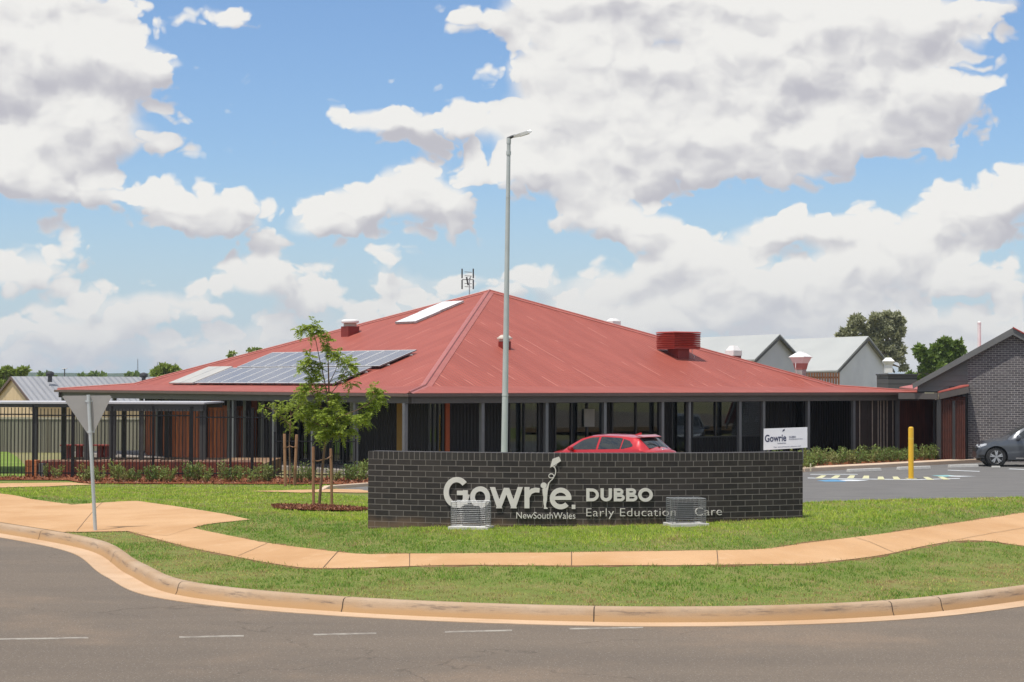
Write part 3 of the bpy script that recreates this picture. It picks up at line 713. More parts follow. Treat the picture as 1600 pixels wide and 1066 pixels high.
def wall_l(a,b,d=WI,z0=.1,z1=HT,m=None,name=None,label=None):
    p,q=LX(a,d),LX(b,d)
    if m is None: uvwall(wallsL,p,q,z0,z1); return
    mb=MB(); uvwall(mb,p,q,z0,z1); return obj(name,mb,m,bld,label=label)
def bay(p,q,z0,z1,nm,door=False,name='window'):
    d=(q-p).normalized(); n=Vector((d.y,-d.x,0)); w=.06; mb=MB(); L=(q-p).length
    off=n*.01
    def zz(z): return Vector((0,0,z))
    mb.bar(p+off+zz(z0+w/2),q+off+zz(z0+w/2),.1,w); mb.bar(p+off+zz(z1-w/2),q+off+zz(z1-w/2),.1,w)
    for k in range(nm+1):
        c=p+d*(w/2+(L-w)*k/nm)+off
        mb.obox(c+zz((z0+z1)/2),d*(w/2),n*.048,zz((z1-z0)/2-w))
    fr=obj(name,mb,M_frame,bld)
    for k in range(nm):
        a=p+d*(w+(L-w)*k/nm); b_=p+d*((L-w)*(k+1)/nm)
        g=MB(); g.obox((a+b_)/2+zz((z0+z1)/2),d*((b_-a).length/2),n*.004,zz((z1-z0)/2-w)); obj('pane',g,M_glass,fr)
    return fr
def win_r(a,b,n=1,z0=.12,z1=2.45,d=WI,door=False):
    p,q=RX(a,d),RX(b,d)
    o=CO+U*d; bay(p,q,z0,z1,n)
    uvwall(walls,p,q,z1,HT)
    if z0>.2: uvwall(walls,p,q,.1,z0)
def win_l(a,b,n=1,z0=.12,z1=2.45,d=WI):
    p,q=LX(a,d),LX(b,d); bay(p,q,z0,z1,n); uvwall(wallsL,p,q,z1,HT)
    if z0>.2: uvwall(wallsL,p,q,.1,z0)
# right face (photo order)
c0=CO+(U+V)*WI
pc=800+3000*c0.x/c0.y
win_r(pc+.6,692,3); wall_r(692,696.5); wall_r(696.5,703,WI-.06,m=M_orange,name='door_panel',label='orange painted upright panel'); wall_r(696.5,794)
win_r(794,842,2,z0=.12); wall_r(842,866); win_r(866,942,3); wall_r(942,955); win_r(955,1030,2); wall_r(1030,1048); win_r(1048,1072,1); wall_r(1072,1080)
win_r(1080,1153,2,z0=1.0); win_r(1153,1192,1,z0=1.0); wall_r(1192,1240); win_r(1240,1256,1,z0=1); wall_r(1256,1362)
# left face (towards the play yard)
wall_l(613,pc-.6); wall_l(620,628.5,WI-.08,m=M_yello,name='wall_panel',label='yellow wall panel beside the corner window'); wall_l(560,613); win_l(520,556,2); wall_l(556,560); wall_l(492,520); win_l(448,488,2); wall_l(488,492)
wall_l(430,448); wall_l(424,430); wall_l(402,424,WI-.02,m=M_olive,name='cladding_panel',label='olive corrugated wall panel'); wall_l(393,402,WI-.03,m=M_orange,name='wall_panel',label='orange-red wall panel')
wall_l(362,393,WI); wall_l(330,342,WI-.3,z0=1.7,m=M_orange,name='wall_panel'); wall_l(322,362,WI)
wall_l(312,322,WI-.02,m=M_orange,name='wall_panel')
wall_l(226,312,WI)
obj('wall',walls,M_wall,bld); obj('wall',wallsL,M_wall,bld)
# cedar boarded screens on the play yard side
for a_,b_,d_,z1 in ((228,247,1.2,2.3),(254,262,1.3,2.3),(268,316,1.0,2.22),(325,358,1.0,2.22),(369,384,1.4,2.2)):
    mb=MB(); p,q=LX(a_,d_),LX(b_,d_); uvwall(mb,p,q,.12,z1,thick=.04); obj('timber_screen',mb,M_cedar,bld)
# dark upright fins between the boards
for px in (249,264,319,361,386,414):
    mb=MB(); p=LX(px,.9); mb.obox(p+Vector((0,0,1.27)),V*.11,U*.11,Vector((0,0,1.15))); obj('screen_post',mb,M_char,bld)
# end wall closing the left side + rear walls, internal partition and ceiling
mb=MB(); pl=LX(226,WI)
uvwall(mb,pl+V*17,pl,.1,HT); uvwall(mb,RX(1362,WI),RX(1362,WI)+U*16,.1,HT)
q=RX(1362,WI)+U*16; uvwall(mb,q,q-V*17.5,.1,HT)
obj('rear_wall',mb,M_wall,bld)
mb=MB()
p=c0+U*4.2+V*.3; q=RX(1362,WI)+U*4.2; uvwall(mb,p,q,.1,2.6,nrm=-U)
p2=c0+V*4.2+U*.3; q2=LX(300,WI)+V*4.2; uvwall(mb,q2,p2,.1,2.6,nrm=-V)
for t in (5.0,8.6,12.6,15.8): uvwall(mb,c0+V*t+U*.2,c0+V*t+U*4.1,.1,2.6)
obj('partition_wall',mb,M_int,bld)
mb=MB(); c1=c0+(U+V)*.1
mb.prism([c1+Vector((0,0,2.63)),c1+V*18.5+Vector((0,0,2.63)),c1+V*18.5+U*16+Vector((0,0,2.63)),c1+U*16+Vector((0,0,2.63))],(0,0,.03)); obj('ceiling',mb,M_soff,bld)
# things seen in the rooms and on the veranda wall
def rpan(a,b,y0,y1,d,m,name,label=None):
    # a panel on a plane parallel to the right face, given by photo extents
    o=CO+U*d; P0=on_plane(a,y1,o,U);P1=on_plane(b,y1,o,U);P2=on_plane(b,y0,o,U);P3=on_plane(a,y0,o,U)
    z0=P0.z;z1=P2.z; P2.z=P3.z=z1; P0.z=P1.z=z0
    mb=MB(); mb.prism([P0,P1,P2,P3],U*.03); return obj(name,mb,m,bld,label=label)
rpan(913,929,639,667,2.62,M_board,'notice_board')
rpan(1127,1150,629,658,4.2,M_board,'wall_board'); rpan(1160,1170,634,649,4.2,M_dkblue,'picture'); rpan(1157,1185,651,660,4.4,M_board,'shelf_unit')
rpan(1080,1152,668,671,3.0,M_char,'window_ledge'); rpan(825,838,645,676,4.5,M_dkblue,'picture')
rpan(1170,1180,632,668,3.6,M_int,'column'); rpan(1235,1242,668,672,2.6,M_int,'door_sign')
M_slat=pm('dark_slat',(.028,.02,.018),(.04,.026,.022),3,.6)
mb=MB()
for px in (1343,1363,1372,1376,1381,1386,1395):
    p=RX(px,.44); mb.obox(p+Vector((0,0,1.3)),V*.018,U*.012,Vector((0,0,1.15)))
obj('light_gap_battens',mb,pm('pale_gap_batten',(.42,.36,.30),(.3,.24,.2),5,.7),bld)  # pale battens stand in for the light gaps of the slatted screen
# slatted screen bays at the right end
mb=MB()
for k in range(46):
    a=RX(1336,.5);b_=RX(1400,.5); p=a.lerp(b_,k/45)
    if k%7==6: continue
    mb.obox(p+Vector((0,0,1.3)),V*.045,U*.02,Vector((0,0,1.2)))
mb.bar(RX(1336,.46)+Vector((0,0,.35)),RX(1400,.46)+Vector((0,0,.35)),.03,.06); mb.bar(RX(1336,.46)+Vector((0,0,1.7)),RX(1400,.46)+Vector((0,0,1.7)),.03,.06)
obj('slat_screen',mb,M_slat,bld,label='dark slatted screen between the veranda posts')
mb=MB()
uvwall(mb,RX(1404,.42),RX(1461,.42),.08,2.70); obj('batten_wall',mb,M_redsl,bld)
for k in range(12):
    pass
# TV aerial on the ridge
ant=E('tv_aerial','thin metal TV aerial with upright elements standing behind the roof peak','aerial',at(733,460,83))
M_metal=pm('galvanised',(.45,.46,.47),(.38,.39,.40),5,.4,metal=.7); M_dmet=pm('dark_metal',(.08,.08,.085),rough=.4,metal=.5)
s83=83/3000.
mb=MB(); mb.tube([at(733.5,466,83),at(733.5,434,83)],.025,6); obj('mast',mb,M_metal,ant)
mb=MB()
for px in (722,739.5):
    mb.tube([at(px,420,83),at(px,435,83)],.035,6); mb.tube([at(px,437.5,83),at(px,452,83)],.035,6)
mb.tube([at(722,437,83),at(740,437,83)],.02,6)
for py in (425,431,443,448): mb.tube([at(726,py,83),at(737,py+.6,83.2)],.012,5)
mb.tube([at(729,433,83),at(731.5,446,83)],.04,6); mb.tube([at(736,431,83),at(733.5,440,83)],.015,5)
obj('elements',mb,M_dmet,ant)

# ------------------------------------------------------------------ things on the roof
def face(a_,b_):
    p0=ins[a_]+Vector((0,0,ZK)); p1=ins[b_]+Vector((0,0,ZK)); n=(p1-p0).cross(APEX-p0).normalized()
    if n.z<0: n=-n
    return p0,n
PR,NR=face('C','R'); PL,NL=face('C','L')
def onL(px,py,h=0): return on_plane(px,py,PL+NL*h,NL)
def onR(px,py,h=0): return on_plane(px,py,PR+NR*h,NR)
upL=(Vector((0,0,1))-NL*NL.z).normalized(); upR=(Vector((0,0,1))-NR*NR.z).normalized()
_d=(ins['L']-ins['C']).normalized(); aL=(_d-NL*_d.dot(NL)).normalized()
o0=onL(521,599,.12)
def lc(px,py): q=onL(px,py,.12)-o0; return (round(q.dot(-aL),2),round(q.dot(upL),2))
print('PANELS',{k:lc(*k) for k in ((521,599),(572,573),(644,544),(297,597),(360,573),(407,551),(262,598),(300,598),(365,571),(617,503),(670,487),(655,487),(712,471),(682,487),(648,502))})
# ------------------------------------------------------------------ roof equipment
M_pv=None
m,nt,b=newmat('solar_cells'); setb(b,.16,0,.6); M_pv=m
uv=uvnode(nt); br=nt.n('ShaderNodeTexBrick',offset=0); nt.l.new(uv,br.inputs['Vector']); nt.inp(br,'Scale',1.0); nt.inp(br,'Mortar Size',.0015); nt.inp(br,'Brick Width',.155); nt.inp(br,'Row Height',.155)
nt.inp(br,'Color1',(.15,.152,.172,1)); nt.inp(br,'Color2',(.17,.172,.19,1)); nt.inp(br,'Mortar',(.19,.20,.23,1)); nt.l.new(br.outputs[0],b.inputs['Base Color'])
M_alu=pm('aluminium',(.72,.72,.70),(.62,.62,.61),4,.35,metal=.35)
M_pale=pm('pale_collector',lin(186,182,172),lin(172,170,164),1.2,.35)
def slab(mb,o,a,up,n,w,h,t,uv=True,mi=0):
    P_=[o,o+a*w,o+a*w+up*h,o+up*h]; vs=P_+[p-n*t for p in P_]
    k=[(0,0),(w,0),(w,h),(0,h)]
    # a x up must equal +n for outward faces
    fs=[(0,1,2,3),(7,6,5,4),(4,5,1,0),(5,6,2,1),(6,7,3,2),(7,4,0,3)]
    if a.cross(up).dot(n)<0: fs=[f[::-1] for f in fs]; k0=[k[::-1]]+[k]*5
    else: k0=[k]*6
    mb.add(vs,fs,mi,k0)
def panel(o,lab):
    t=E('solar_panel',lab,'solar panel',o,'solar panels on the left slope of the red roof')
    w,h=.985,1.80
    mb=MB(); slab(mb,o,aL,upL,NL,w,h,.035); obj('cell_sheet',mb,M_pv,t)
    mb=MB(); e=.05; z=NL*.004
    for (p,a,u,ww,hh) in ((o+z,aL,upL,w,e),(o+upL*(h-e)+z,aL,upL,w,e),(o+upL*e+z,aL,upL,e,h-2*e),(o+aL*(w-e)+upL*e+z,aL,upL,e,h-2*e)): slab(mb,p,a,upL,NL,ww,hh,.045)
    obj('frame',mb,M_alu,t)
o0=onL(521,599,.14)
for r,(x0,n_) in enumerate(((0.0,10),(-.2+.02,10))):
    for k in range(n_):
        o=o0+aL*(x0*-1*-1+0)  # row start
        o=o0+aL*((0 if r==0 else -.35)+k*1.02)+upL*(r*1.90)
        lab=('solar panel in the lower row near the eave of the red roof' if r==0 else 'solar panel in the upper row on the red roof')
        if k==0: lab='right-end solar panel of the '+('lower' if r==0 else 'upper')+' row on the red roof'
        panel(o,lab)
rl=E('panel_rails','aluminium mounting rails under the solar panels on the red roof','mounting rails',o0)
mb=MB()
for r in (0,1):
    for hh in (.35,1.45):
        o=o0+aL*(-.12+(-.35 if r else 0))+upL*(r*1.9+hh)-NL*.075; slab(mb,o,aL,upL,NL,10.4,.04,.05)
obj('rail',mb,M_alu,rl)
c_=E('pool_collector','pale grey flat solar water collector left of the dark solar panels','solar collector',o0+aL*10.3)
for k in range(2):
    mb=MB(); slab(mb,o0+aL*(10.32+k*1.0),aL,upL,NL,.96,2.0,.06); obj('panel',mb,M_pale,c_)
mb=MB(); slab(mb,o0+aL*10.3-NL*.07+upL*.2,aL,upL,NL,2.05,.05,.06); slab(mb,o0+aL*10.3-NL*.07+upL*1.7,aL,upL,NL,2.05,.05,.06); obj('rail',mb,M_alu,c_)
# skylight panels near the top
M_swh=pm('white_collector',(.86,.86,.85),(.80,.80,.79),1,.25)
for (px,py,w,h,lab) in ((617,503.5,-1.42,1.36,'lower of two white panels high on the left slope of the red roof'),(654,487.5,-1.42,1.36,'upper of two white panels high on the left slope, below the aerial')):
    o=onL(px,py,.10); t=E('white_roof_panel',lab,'roof panel',o,'white panels high on the red roof')
    mb=MB(); slab(mb,o+aL*w,aL,upL,NL,-w,h,.07); obj('sheet',mb,M_swh,t)
    mb=MB(); z=NL*.006
    for (q,ww,hh) in ((o+aL*w+z,-w,.03),(o+aL*w+upL*(h-.03)+z,-w,.03),(o+aL*w+z+upL*.03,.03,h-.06),(o-aL*.03+z+upL*.03,.03,h-.06)): slab(mb,q,aL,upL,NL,ww,hh,.085)
    obj('frame',mb,M_alu,t)
def boxat(mb,c,ax,ay,w,d,z0,z1,mi=0,w2=None,d2=None):
    w2=w if w2 is None else w2; d2=d if d2 is None else d2
    vs=[]
    for (ww,dd,z) in ((w,d,z0),(w2,d2,z1)):
        for sx,sy in ((-1,-1),(1,-1),(1,1),(-1,1)): vs.append(c+ax*(sx*ww/2)+ay*(sy*dd/2)+Vector((0,0,z)))
    mb.add(vs,[(0,3,2,1),(4,5,6,7),(0,1,5,4),(1,2,6,5),(2,3,7,6),(3,0,4,7)],mi)
AX=V; AY=U
# vent with a white cap, upper left slope
p=onL(547,523); t=E('roof_vent','red box roof vent with a wide white round cap on the left slope','roof vent',p)
mb=MB(); boxat(mb,p,U,V,.55,.55,-.3,.34); obj('base',mb,M_capd,t,bevel=.01)
mb=MB(); mb.lathe(p+Vector((0,0,.34)),[(.27,0),(.27,.10),(.25,.16)],20); obj('neck',mb,pm('beige_metal',(.42,.36,.30),rough=.5),t,smooth=True)
mb=MB(); mb.lathe(p+Vector((0,0,.47)),[(.30,0),(.36,.02),(.37,.06),(.36,.11),(.30,.15),(.1,.17)],24); obj('cap',mb,M_white,t,smooth=True)
# vent behind the lamp pole
p=onR(788.5,544); t=E('roof_vent','small square roof vent with a pale cap on the front slope behind the lamp pole','roof vent',p)
mb=MB(); boxat(mb,p,U,V,.34,.34,-.3,.25); obj('base',mb,M_capd,t)
mb=MB(); boxat(mb,p,U,V,.30,.30,.25,.33); boxat(mb,p,U,V,.42,.42,.33,.40); boxat(mb,p,U,V,.38,.38,.40,.50,0,.2,.2); obj('cap',mb,pm('cream_metal',(.62,.56,.48),rough=.5),t,bevel=.008)
# evaporative cooler (large, louvred, octagonal-ish drum on a duct)
p=onR(1060,556); t=E('evaporative_cooler','large dark red louvred evaporative cooler on the right slope of the red roof','cooler',p)
Yc=p.y; s_=Yc/3000
mb=MB(); boxat(mb,p,U,V,.62,.62,-.5,.42); obj('duct',mb,M_capd,t)
mb=MB(); ztop=.98; zb=.33; A2=(Vector((0.83,.55,0))).normalized(); B2=Vector((-A2.y,A2.x,0))
n_=8
for k in range(n_):
    z0=zb+(ztop-.08-zb)*k/n_; boxat(mb,p,A2,B2,1.36,1.20,z0+.045,z0+.06+.0,0,1.31,1.15); boxat(mb,p,A2,B2,1.31,1.15,z0,z0+.045,0,1.36,1.20)
boxat(mb,p,A2,B2,1.30,1.14,zb-.06,zb-.001); obj('louvred_body',mb,pm('red_plastic',lin(150,50,40),lin(134,42,34),3,.45),t)
mb=MB(); boxat(mb,p,A2,B2,1.38,1.22,ztop-.075,ztop-.035); boxat(mb,p,A2,B2,1.36,1.20,ztop-.035,ztop-.01,0,1.25,1.08); obj('lid',mb,pm('red_plastic_lid',lin(170,66,56),rough=.4),t,bevel=.012)
mb=MB(); q=p+A2*.55-B2*.2; zf=-.35; mb.tube([q+Vector((0,0,.3)),q+Vector((0,0,.08)),q+Vector((.1,-.03,-.02)),q+Vector((0.02,0,zf+.1))],.016,6); obj('pipe',mb,M_alu,t)
# tapered white cooler cowl
p=onR(1251,586); t=E('roof_exhaust_cowl','tapered white metal exhaust cowl on a red base near the right eave','exhaust cowl',p)
A3=Vector((.62,.78,0)).normalized(); B3=Vector((-A3.y,A3.x,0))
mb=MB(); boxat(mb,p,A3,B3,.34,.34,-.3,.22); obj('base',mb,pm('grey_metal_base',(.36,.35,.33),rough=.5),t)
mb=MB(); boxat(mb,p,A3,B3,.36,.36,.222,.48,0,.46,.46); obj('lower_band',mb,pm('pink_red_metal',lin(178,120,112),rough=.5),t)
mb=MB(); boxat(mb,p,A3,B3,.46,.46,.482,.72,0,.66,.66); boxat(mb,p,A3,B3,.72,.72,.722,.75); boxat(mb,p,A3,B3,.70,.70,.752,.92,0,.28,.28); boxat(mb,p,A3,B3,.24,.24,.922,.96,0,.16,.16); obj('cowl',mb,M_white,t)
mb=MB(); 
for sx in (-1,1): mb.tube([p-B3*.0+A3*(.2*sx)-Vector((.12,.1,-.5)),p+A3*(.18*sx)-Vector((.14,.12,-.3)),p+A3*.1*sx-Vector((.1,.1,.05))],.018,6)
obj('stay_wire',mb,M_white,t)
# bits just showing over the right-hand hip
for (px,py,sz,m_,lab) in ((1146,552,.5,M_white,'small white boxy vent just showing over the right roof hip'),(958,506,.45,M_white,'tiny pale cap peeping over the roof hip right of the peak')):
    d=88; q=at(px,py,d); t=E('rear_roof_vent',lab,'roof vent',q)
    z=Vector((0,0,1))
    mb=MB(); boxat(mb,q,U,V,sz,sz,-.5,-.12); obj('base',mb,M_capd,t)
    mb=MB(); boxat(mb,q,U,V,sz*1.1,sz*1.1,-.12,.12); boxat(mb,q,U,V,sz*1.0,sz*1.0,.121,.34 if px>1000 else .24,0,sz*.5,sz*.5); obj('cap',mb,m_,t)

# ------------------------------------------------------------------ curved brick sign wall
def WY(x): return 28.6+.0714*(x-1.0)**2
M_bk=brickmat('dark_brick',(.016,.013,.012,1),(.038,.031,.027,1),(.20,.18,.162,1),ms=.010,dirt=1.62)
M_bkt=brickmat('dark_brick_rowlock',(.026,.022,.020,1),(.036,.032,.029,1),(.19,.168,.15,1),bw=.0862,rh=.30,offset=0)
XL,XR=-2.19,4.46; ZT=2.09
def arclen(x,n=60):
    t=np.linspace(XL,x,n); return float(np.trapezoid(np.sqrt(1+(.1428*(t-1))**2),t)) if hasattr(np,'trapezoid') else float(np.trapz(np.sqrt(1+(.1428*(t-1))**2),t))
N=64; XS=np.linspace(XL,XR,N+1); AS=[arclen(x) for x in XS]
def wallmesh(mb,z0,z1,th,proud,vv0,cap=True):
    prev=None
    for k in range(N+1):
        x=XS[k]; sl=.1428*(x-1); n=Vector((sl,-1,0)).normalized()
        f=Vector((x,WY(x),0))+n*proud; bk=Vector((x,WY(x),0))-n*(th-0)-n*0
        cur=(f,bk,AS[k])
        if prev:
            a,b_,u0=prev; c,d,u1=cur; z0v=Vector((0,0,z0)); z1v=Vector((0,0,z1))
            mb.add([a+z0v,c+z0v,c+z1v,a+z1v],[(0,1,2,3)],0,[[(u0,z0-vv0),(u1,z0-vv0),(u1,z1-vv0),(u0,z1-vv0)]])
            mb.add([d+z0v,b_+z0v,b_+z1v,d+z1v],[(0,1,2,3)],0,[[(u1,z0-vv0),(u0,z0-vv0),(u0,z1-vv0),(u1,z1-vv0)]])
            mb.add([a+z1v,c+z1v,d+z1v,b_+z1v],[(0,1,2,3)],0,[[(u0,.02),(u1,.02),(u1,.26),(u0,.26)]])
        if k in (0,N):
            z0v=Vector((0,0,z0)); z1v=Vector((0,0,z1)); fs=(0,3,2,1) if k==0 else (0,1,2,3)
            uvq=[(0,z0-vv0),(.35,z0-vv0),(.35,z1-vv0),(0,z1-vv0)]
            mb.add([cur[0]+z0v,cur[1]+z0v,cur[1]+z1v,cur[0]+z1v],[fs],0,[[uvq[i] for i in fs]])
        prev=cur
sw=E('brick_sign_wall','long low curved wall of dark bricks carrying the white centre name','sign wall',(1.0,28.7,.97))
mb=MB(); wallmesh(mb,.55,ZT-.115,.35,0,ZT-.115-.086*30); obj('wall',mb,M_bk,sw)
mb=MB(); wallmesh(mb,ZT-.115,ZT,.35,.0,ZT-.12-.005); obj('coping',mb,M_bkt,sw)
mb=MB()
for k in range(N):
    pass
# wall-surface mapping for the letters
def wpt(x,z,off): 
    sl=.1428*(x-1); n=Vector((sl,-1,0)).normalized(); return Vector((x,WY(x),z))+n*off
def wxz(px,py):
    Y=28.7
    for _ in range(8): q=at(px,py,Y); Y=WY(q.x)
    return (q.x,q.z)
M_let=pm('letter_white',(.66,.62,.57),(.60,.57,.52),6,.55)
def ribbon(mb,pts,wd,d0,d1,closed=False):
    """flat ribbon along 2D pts (x,z), extruded between wall offsets d0 and d1"""
    P_=[Vector((p[0],p[1])) for p in pts]; n=len(P_); Lp=[];Rp=[]
    wds=wd if hasattr(wd,'__len__') else [wd]*n
    for i in range(n):
        if closed: a=P_[i-1];c=P_[(i+1)%n]
        else: a=P_[max(i-1,0)];c=P_[min(i+1,n-1)]
        b_=P_[i]; d1_=(b_-a); d2_=(c-b_)
        if d1_.length<1e-9: d1_=d2_
        if d2_.length<1e-9: d2_=d1_
        d1_.normalize();d2_.normalize(); t=(d1_+d2_); t.normalize() if t.length>1e-6 else None
        nn=Vector((-t.y,t.x)); cs=max(.35,abs(nn.dot(Vector((-d1_.y,d1_.x)))))
        Lp.append(b_+nn*(wds[i]/2/cs)); Rp.append(b_-nn*(wds[i]/2/cs))
    vs=[];
    for q in range(n):
        for pt_ in (Lp[q],Rp[q]):
            vs.append(wpt(pt_.x,pt_.y,d0)); vs.append(wpt(pt_.x,pt_.y,d1))
    # per station: L0,L1,R0,R1
    fs=[]
    rng_=range(n if closed else n-1)
    for i in rng_:
        j=(i+1)%n; a=4*i;c=4*j
        fs+= [(a+1,a+3,c+3,c+1),(a+0,a+1,c+1,c+0),(a+2,c+2,c+3,a+3)]
    if not closed: fs+=[(0,2,3,1),(4*n-4,4*n-3,4*n-1,4*n-2)]
    mb.add(vs,fs)
def polyw(mb,pts,d0,d1):
    n=len(pts); vs=[wpt(x,z,d0) for x,z in pts]+[wpt(x,z,d1) for x,z in pts]
    mb.add(vs,[tuple(range(n,2*n))]+[(i,(i+1)%n,n+(i+1)%n,n+i) for i in range(n)])
def arc(cx,cz,rx,rz,a0,a1,n=28): return [(cx+rx*math.cos(R(a0+(a1-a0)*k/n)),cz+rz*math.sin(R(a0+(a1-a0)*k/n))) for k in range(n+1)]
K=105.0  # px per metre on the wall face
def W(zx,zy): return wxz(680+zx/6.667,700+zy/6.667)   # from the zoomed crop
def letter(nm,build,lab=None):
    mb=MB(); build(mb); o=obj(nm,mb,M_let,sw)
    return o
d0_,dF=.008,.030
sw_=.073; 
def ring(mb,x0,x1,z0,z1,w,a0=0,a1=360,d1=dF,n=36):
    cx,cz=(x0+x1)/2,(z0+z1)/2
    pts=arc(cx,cz,(x1-x0)/2-w/2,(z1-z0)/2-w/2,a0,a1,n)
    if abs(a1-a0)>=360: ribbon(mb,pts[:-1],w,d0_,d1,True)
    else: ribbon(mb,pts,w,d0_,d1)
def LG(mb):
    (x0,z0)=W(93,620);(x1,z1)=W(372,305); 
    ring(mb,x0,x1-.01,z0,z1,.078,42,352)
    a=W(232,468);c=W(345,468); ribbon(mb,[(a[0],a[1]),(c[0],c[1])],.066,d0_,dF+.001)
    e=W(318,440);f=W(318,610); ribbon(mb,[(e[0],e[1]),(f[0],f[1]+.03)],.072,d0_,dF+.002)
def LO_(mb): (x0,z0)=W(368,622);(x1,z1)=W(576,402); ring(mb,x0,x1,z0,z1,.072)
def LW(mb):
    for k,(a_,b_) in enumerate((((600,408),(675,628)),((663,628),(745,415)),((745,415),(826,628)),((814,628),(888,408)))): 
        p=W(*a_);q=W(*b_); 
        # end cut horizontally
        dx=q[0]-p[0];dz=q[1]-p[1];L_=math.hypot(dx,dz);hw=.072/2*L_/abs(dz)
        if p[1]<q[1]: p,q=q,p
        polyw(mb,[(p[0]-hw,p[1]),(q[0]-hw,q[1]),(q[0]+hw,q[1]),(p[0]+hw,p[1])],d0_,dF+.0012*k)
def LR(mb):
    a=W(958,408);c=W(958,628); polyw(mb,[(a[0]-.037,a[1]),(a[0]-.037,c[1]),(a[0]+.037,c[1]),(a[0]+.037,a[1])],d0_,dF)
    b_=W(985,520);e=W(1090,440); ribbon(mb,[W(965,520),W(985,470),W(1010,448),W(1045,438),W(1088,442)],[.05,.062,.07,.068,.066],d0_,dF+.0015)
def LE(mb):
    (x0,z0)=W(1194,638);(x1,z1)=W(1420,415); cx,cz=(x0+x1)/2,(z0+z1)/2
    ring(mb,x0,x1,z0,z1,.072,-40-4,-360+6) if False else ring(mb,x0,x1,z0,z1,.072,-2,318)
    a=W(1225,522);c=W(1418,522); ribbon(mb,[a,c],.055,d0_,dF+.0015)
def LDOT(mb):
    a=W(1422,592);c=W(1460,635); polyw(mb,[(a[0],a[1]),(a[0],c[1]),(c[0],c[1]),(c[0],a[1])],d0_,dF)
for nm,f in (('letter_g',LG),('letter_o',LO_),('letter_w',LW),('letter_r',LR),('letter_e',LE),('full_stop',LDOT)): letter(nm,f)
def LFIG(mb):
    c=W(1131,390); pts=[(c[0]+.045*math.cos(a),c[1]+.043*math.sin(a)) for a in [k*math.pi/10 for k in range(20)]]; polyw(mb,pts,d0_,dF)
    body=[(1118,425),(1120,470),(1128,510),(1126,545),(1130,580),(1136,612),(1132,634),(1172,634),(1172,626),(1156,615),(1156,580),(1166,545),(1168,500),(1172,450),(1182,405),(1190,362),(1178,360),(1166,398),(1158,412)]
    polyw(mb,[W(*p) for p in body],d0_,dF+.001)
letter('child_figure',LFIG)
def LKITE(mb):
    polyw(mb,[W(*p) for p in ((1222,115),(1197,207),(1256,172),(1312,135),(1290,90))],d0_,dF)
letter('kite',LKITE)
def LSTR(mb):
    pts=[(1222,190),(1245,205),(1255,235),(1252,268),(1238,298),(1215,312),(1192,308),(1184,290),(1196,272),(1218,270),(1234,284),(1236,302),(1222,325),(1200,345),(1184,368)]
    P2=[np.array(W(*p)) for p in pts]; sm=[]
    for i in range(len(P2)-1):
        p0=P2[max(i-1,0)];p1=P2[i];p2=P2[i+1];p3=P2[min(i+2,len(P2)-1)]
        for k in range(5):
            t=k/5; sm.append(tuple(.5*((2*p1)+(-p0+p2)*t+(2*p0-5*p1+4*p2-p3)*t*t+(-p0+3*p1-3*p2+p3)*t**3)))
    sm.append(tuple(P2[-1])); ribbon(mb,sm,.013,d0_,dF-.002)
    ribbon(mb,[W(1238,196),W(1268,172)],.010,d0_,dF-.004)
letter('kite_string',LSTR)
def text_mesh(txt,off=0,spacing=1.0,ext=.5):
    cu=bpy.data.curves.new('t','FONT'); cu.body=txt; cu.size=1; cu.offset=off; cu.space_character=spacing; cu.extrude=ext; cu.resolution_u=6
    o=bpy.data.objects.new('t',cu); COL.objects.link(o); bpy.context.view_layer.update()
    dg=bpy.context.evaluated_depsgraph_get(); me=bpy.data.meshes.new_from_object(o.evaluated_get(dg))
    v=np.array([tuple(x.co) for x in me.vertices]); f=[tuple(p.vertices) for p in me.polygons]
    bpy.data.objects.remove(o); bpy.data.curves.remove(cu); bpy.data.meshes.remove(me); return v,f
def walltext(txt,x0,x1,zb,zcap,name,off=0,spacing=1.0,depth=(.012,.035)):
    v,f=text_mesh(txt,off,spacing); vx=v[:,0]; cap=float(text_mesh('E',off)[0][:,1].max())
    sx=(x1-x0)/(vx.max()-vx.min()); sz=(zcap-zb)/cap
    vs=[wpt(x0+(p[0]-vx.min())*sx, zb+p[1]*sz, depth[1] if p[2]>0 else depth[0]) for p in v]
    # the text front (+z) faces the viewer: (x right, z up, -y out) keeps orientation
    mb=MB(); mb.add(vs,f); return obj(name,mb,M_let,sw)
def W5(zx,zy): return wxz(900+zx/6.667,700+zy/6.667)
a=W(848,733);c=W(1460,672); walltext('NewSouthWales',a[0],c[0],a[1],c[1]-.0,'lettering_new_south_wales',off=-.002)
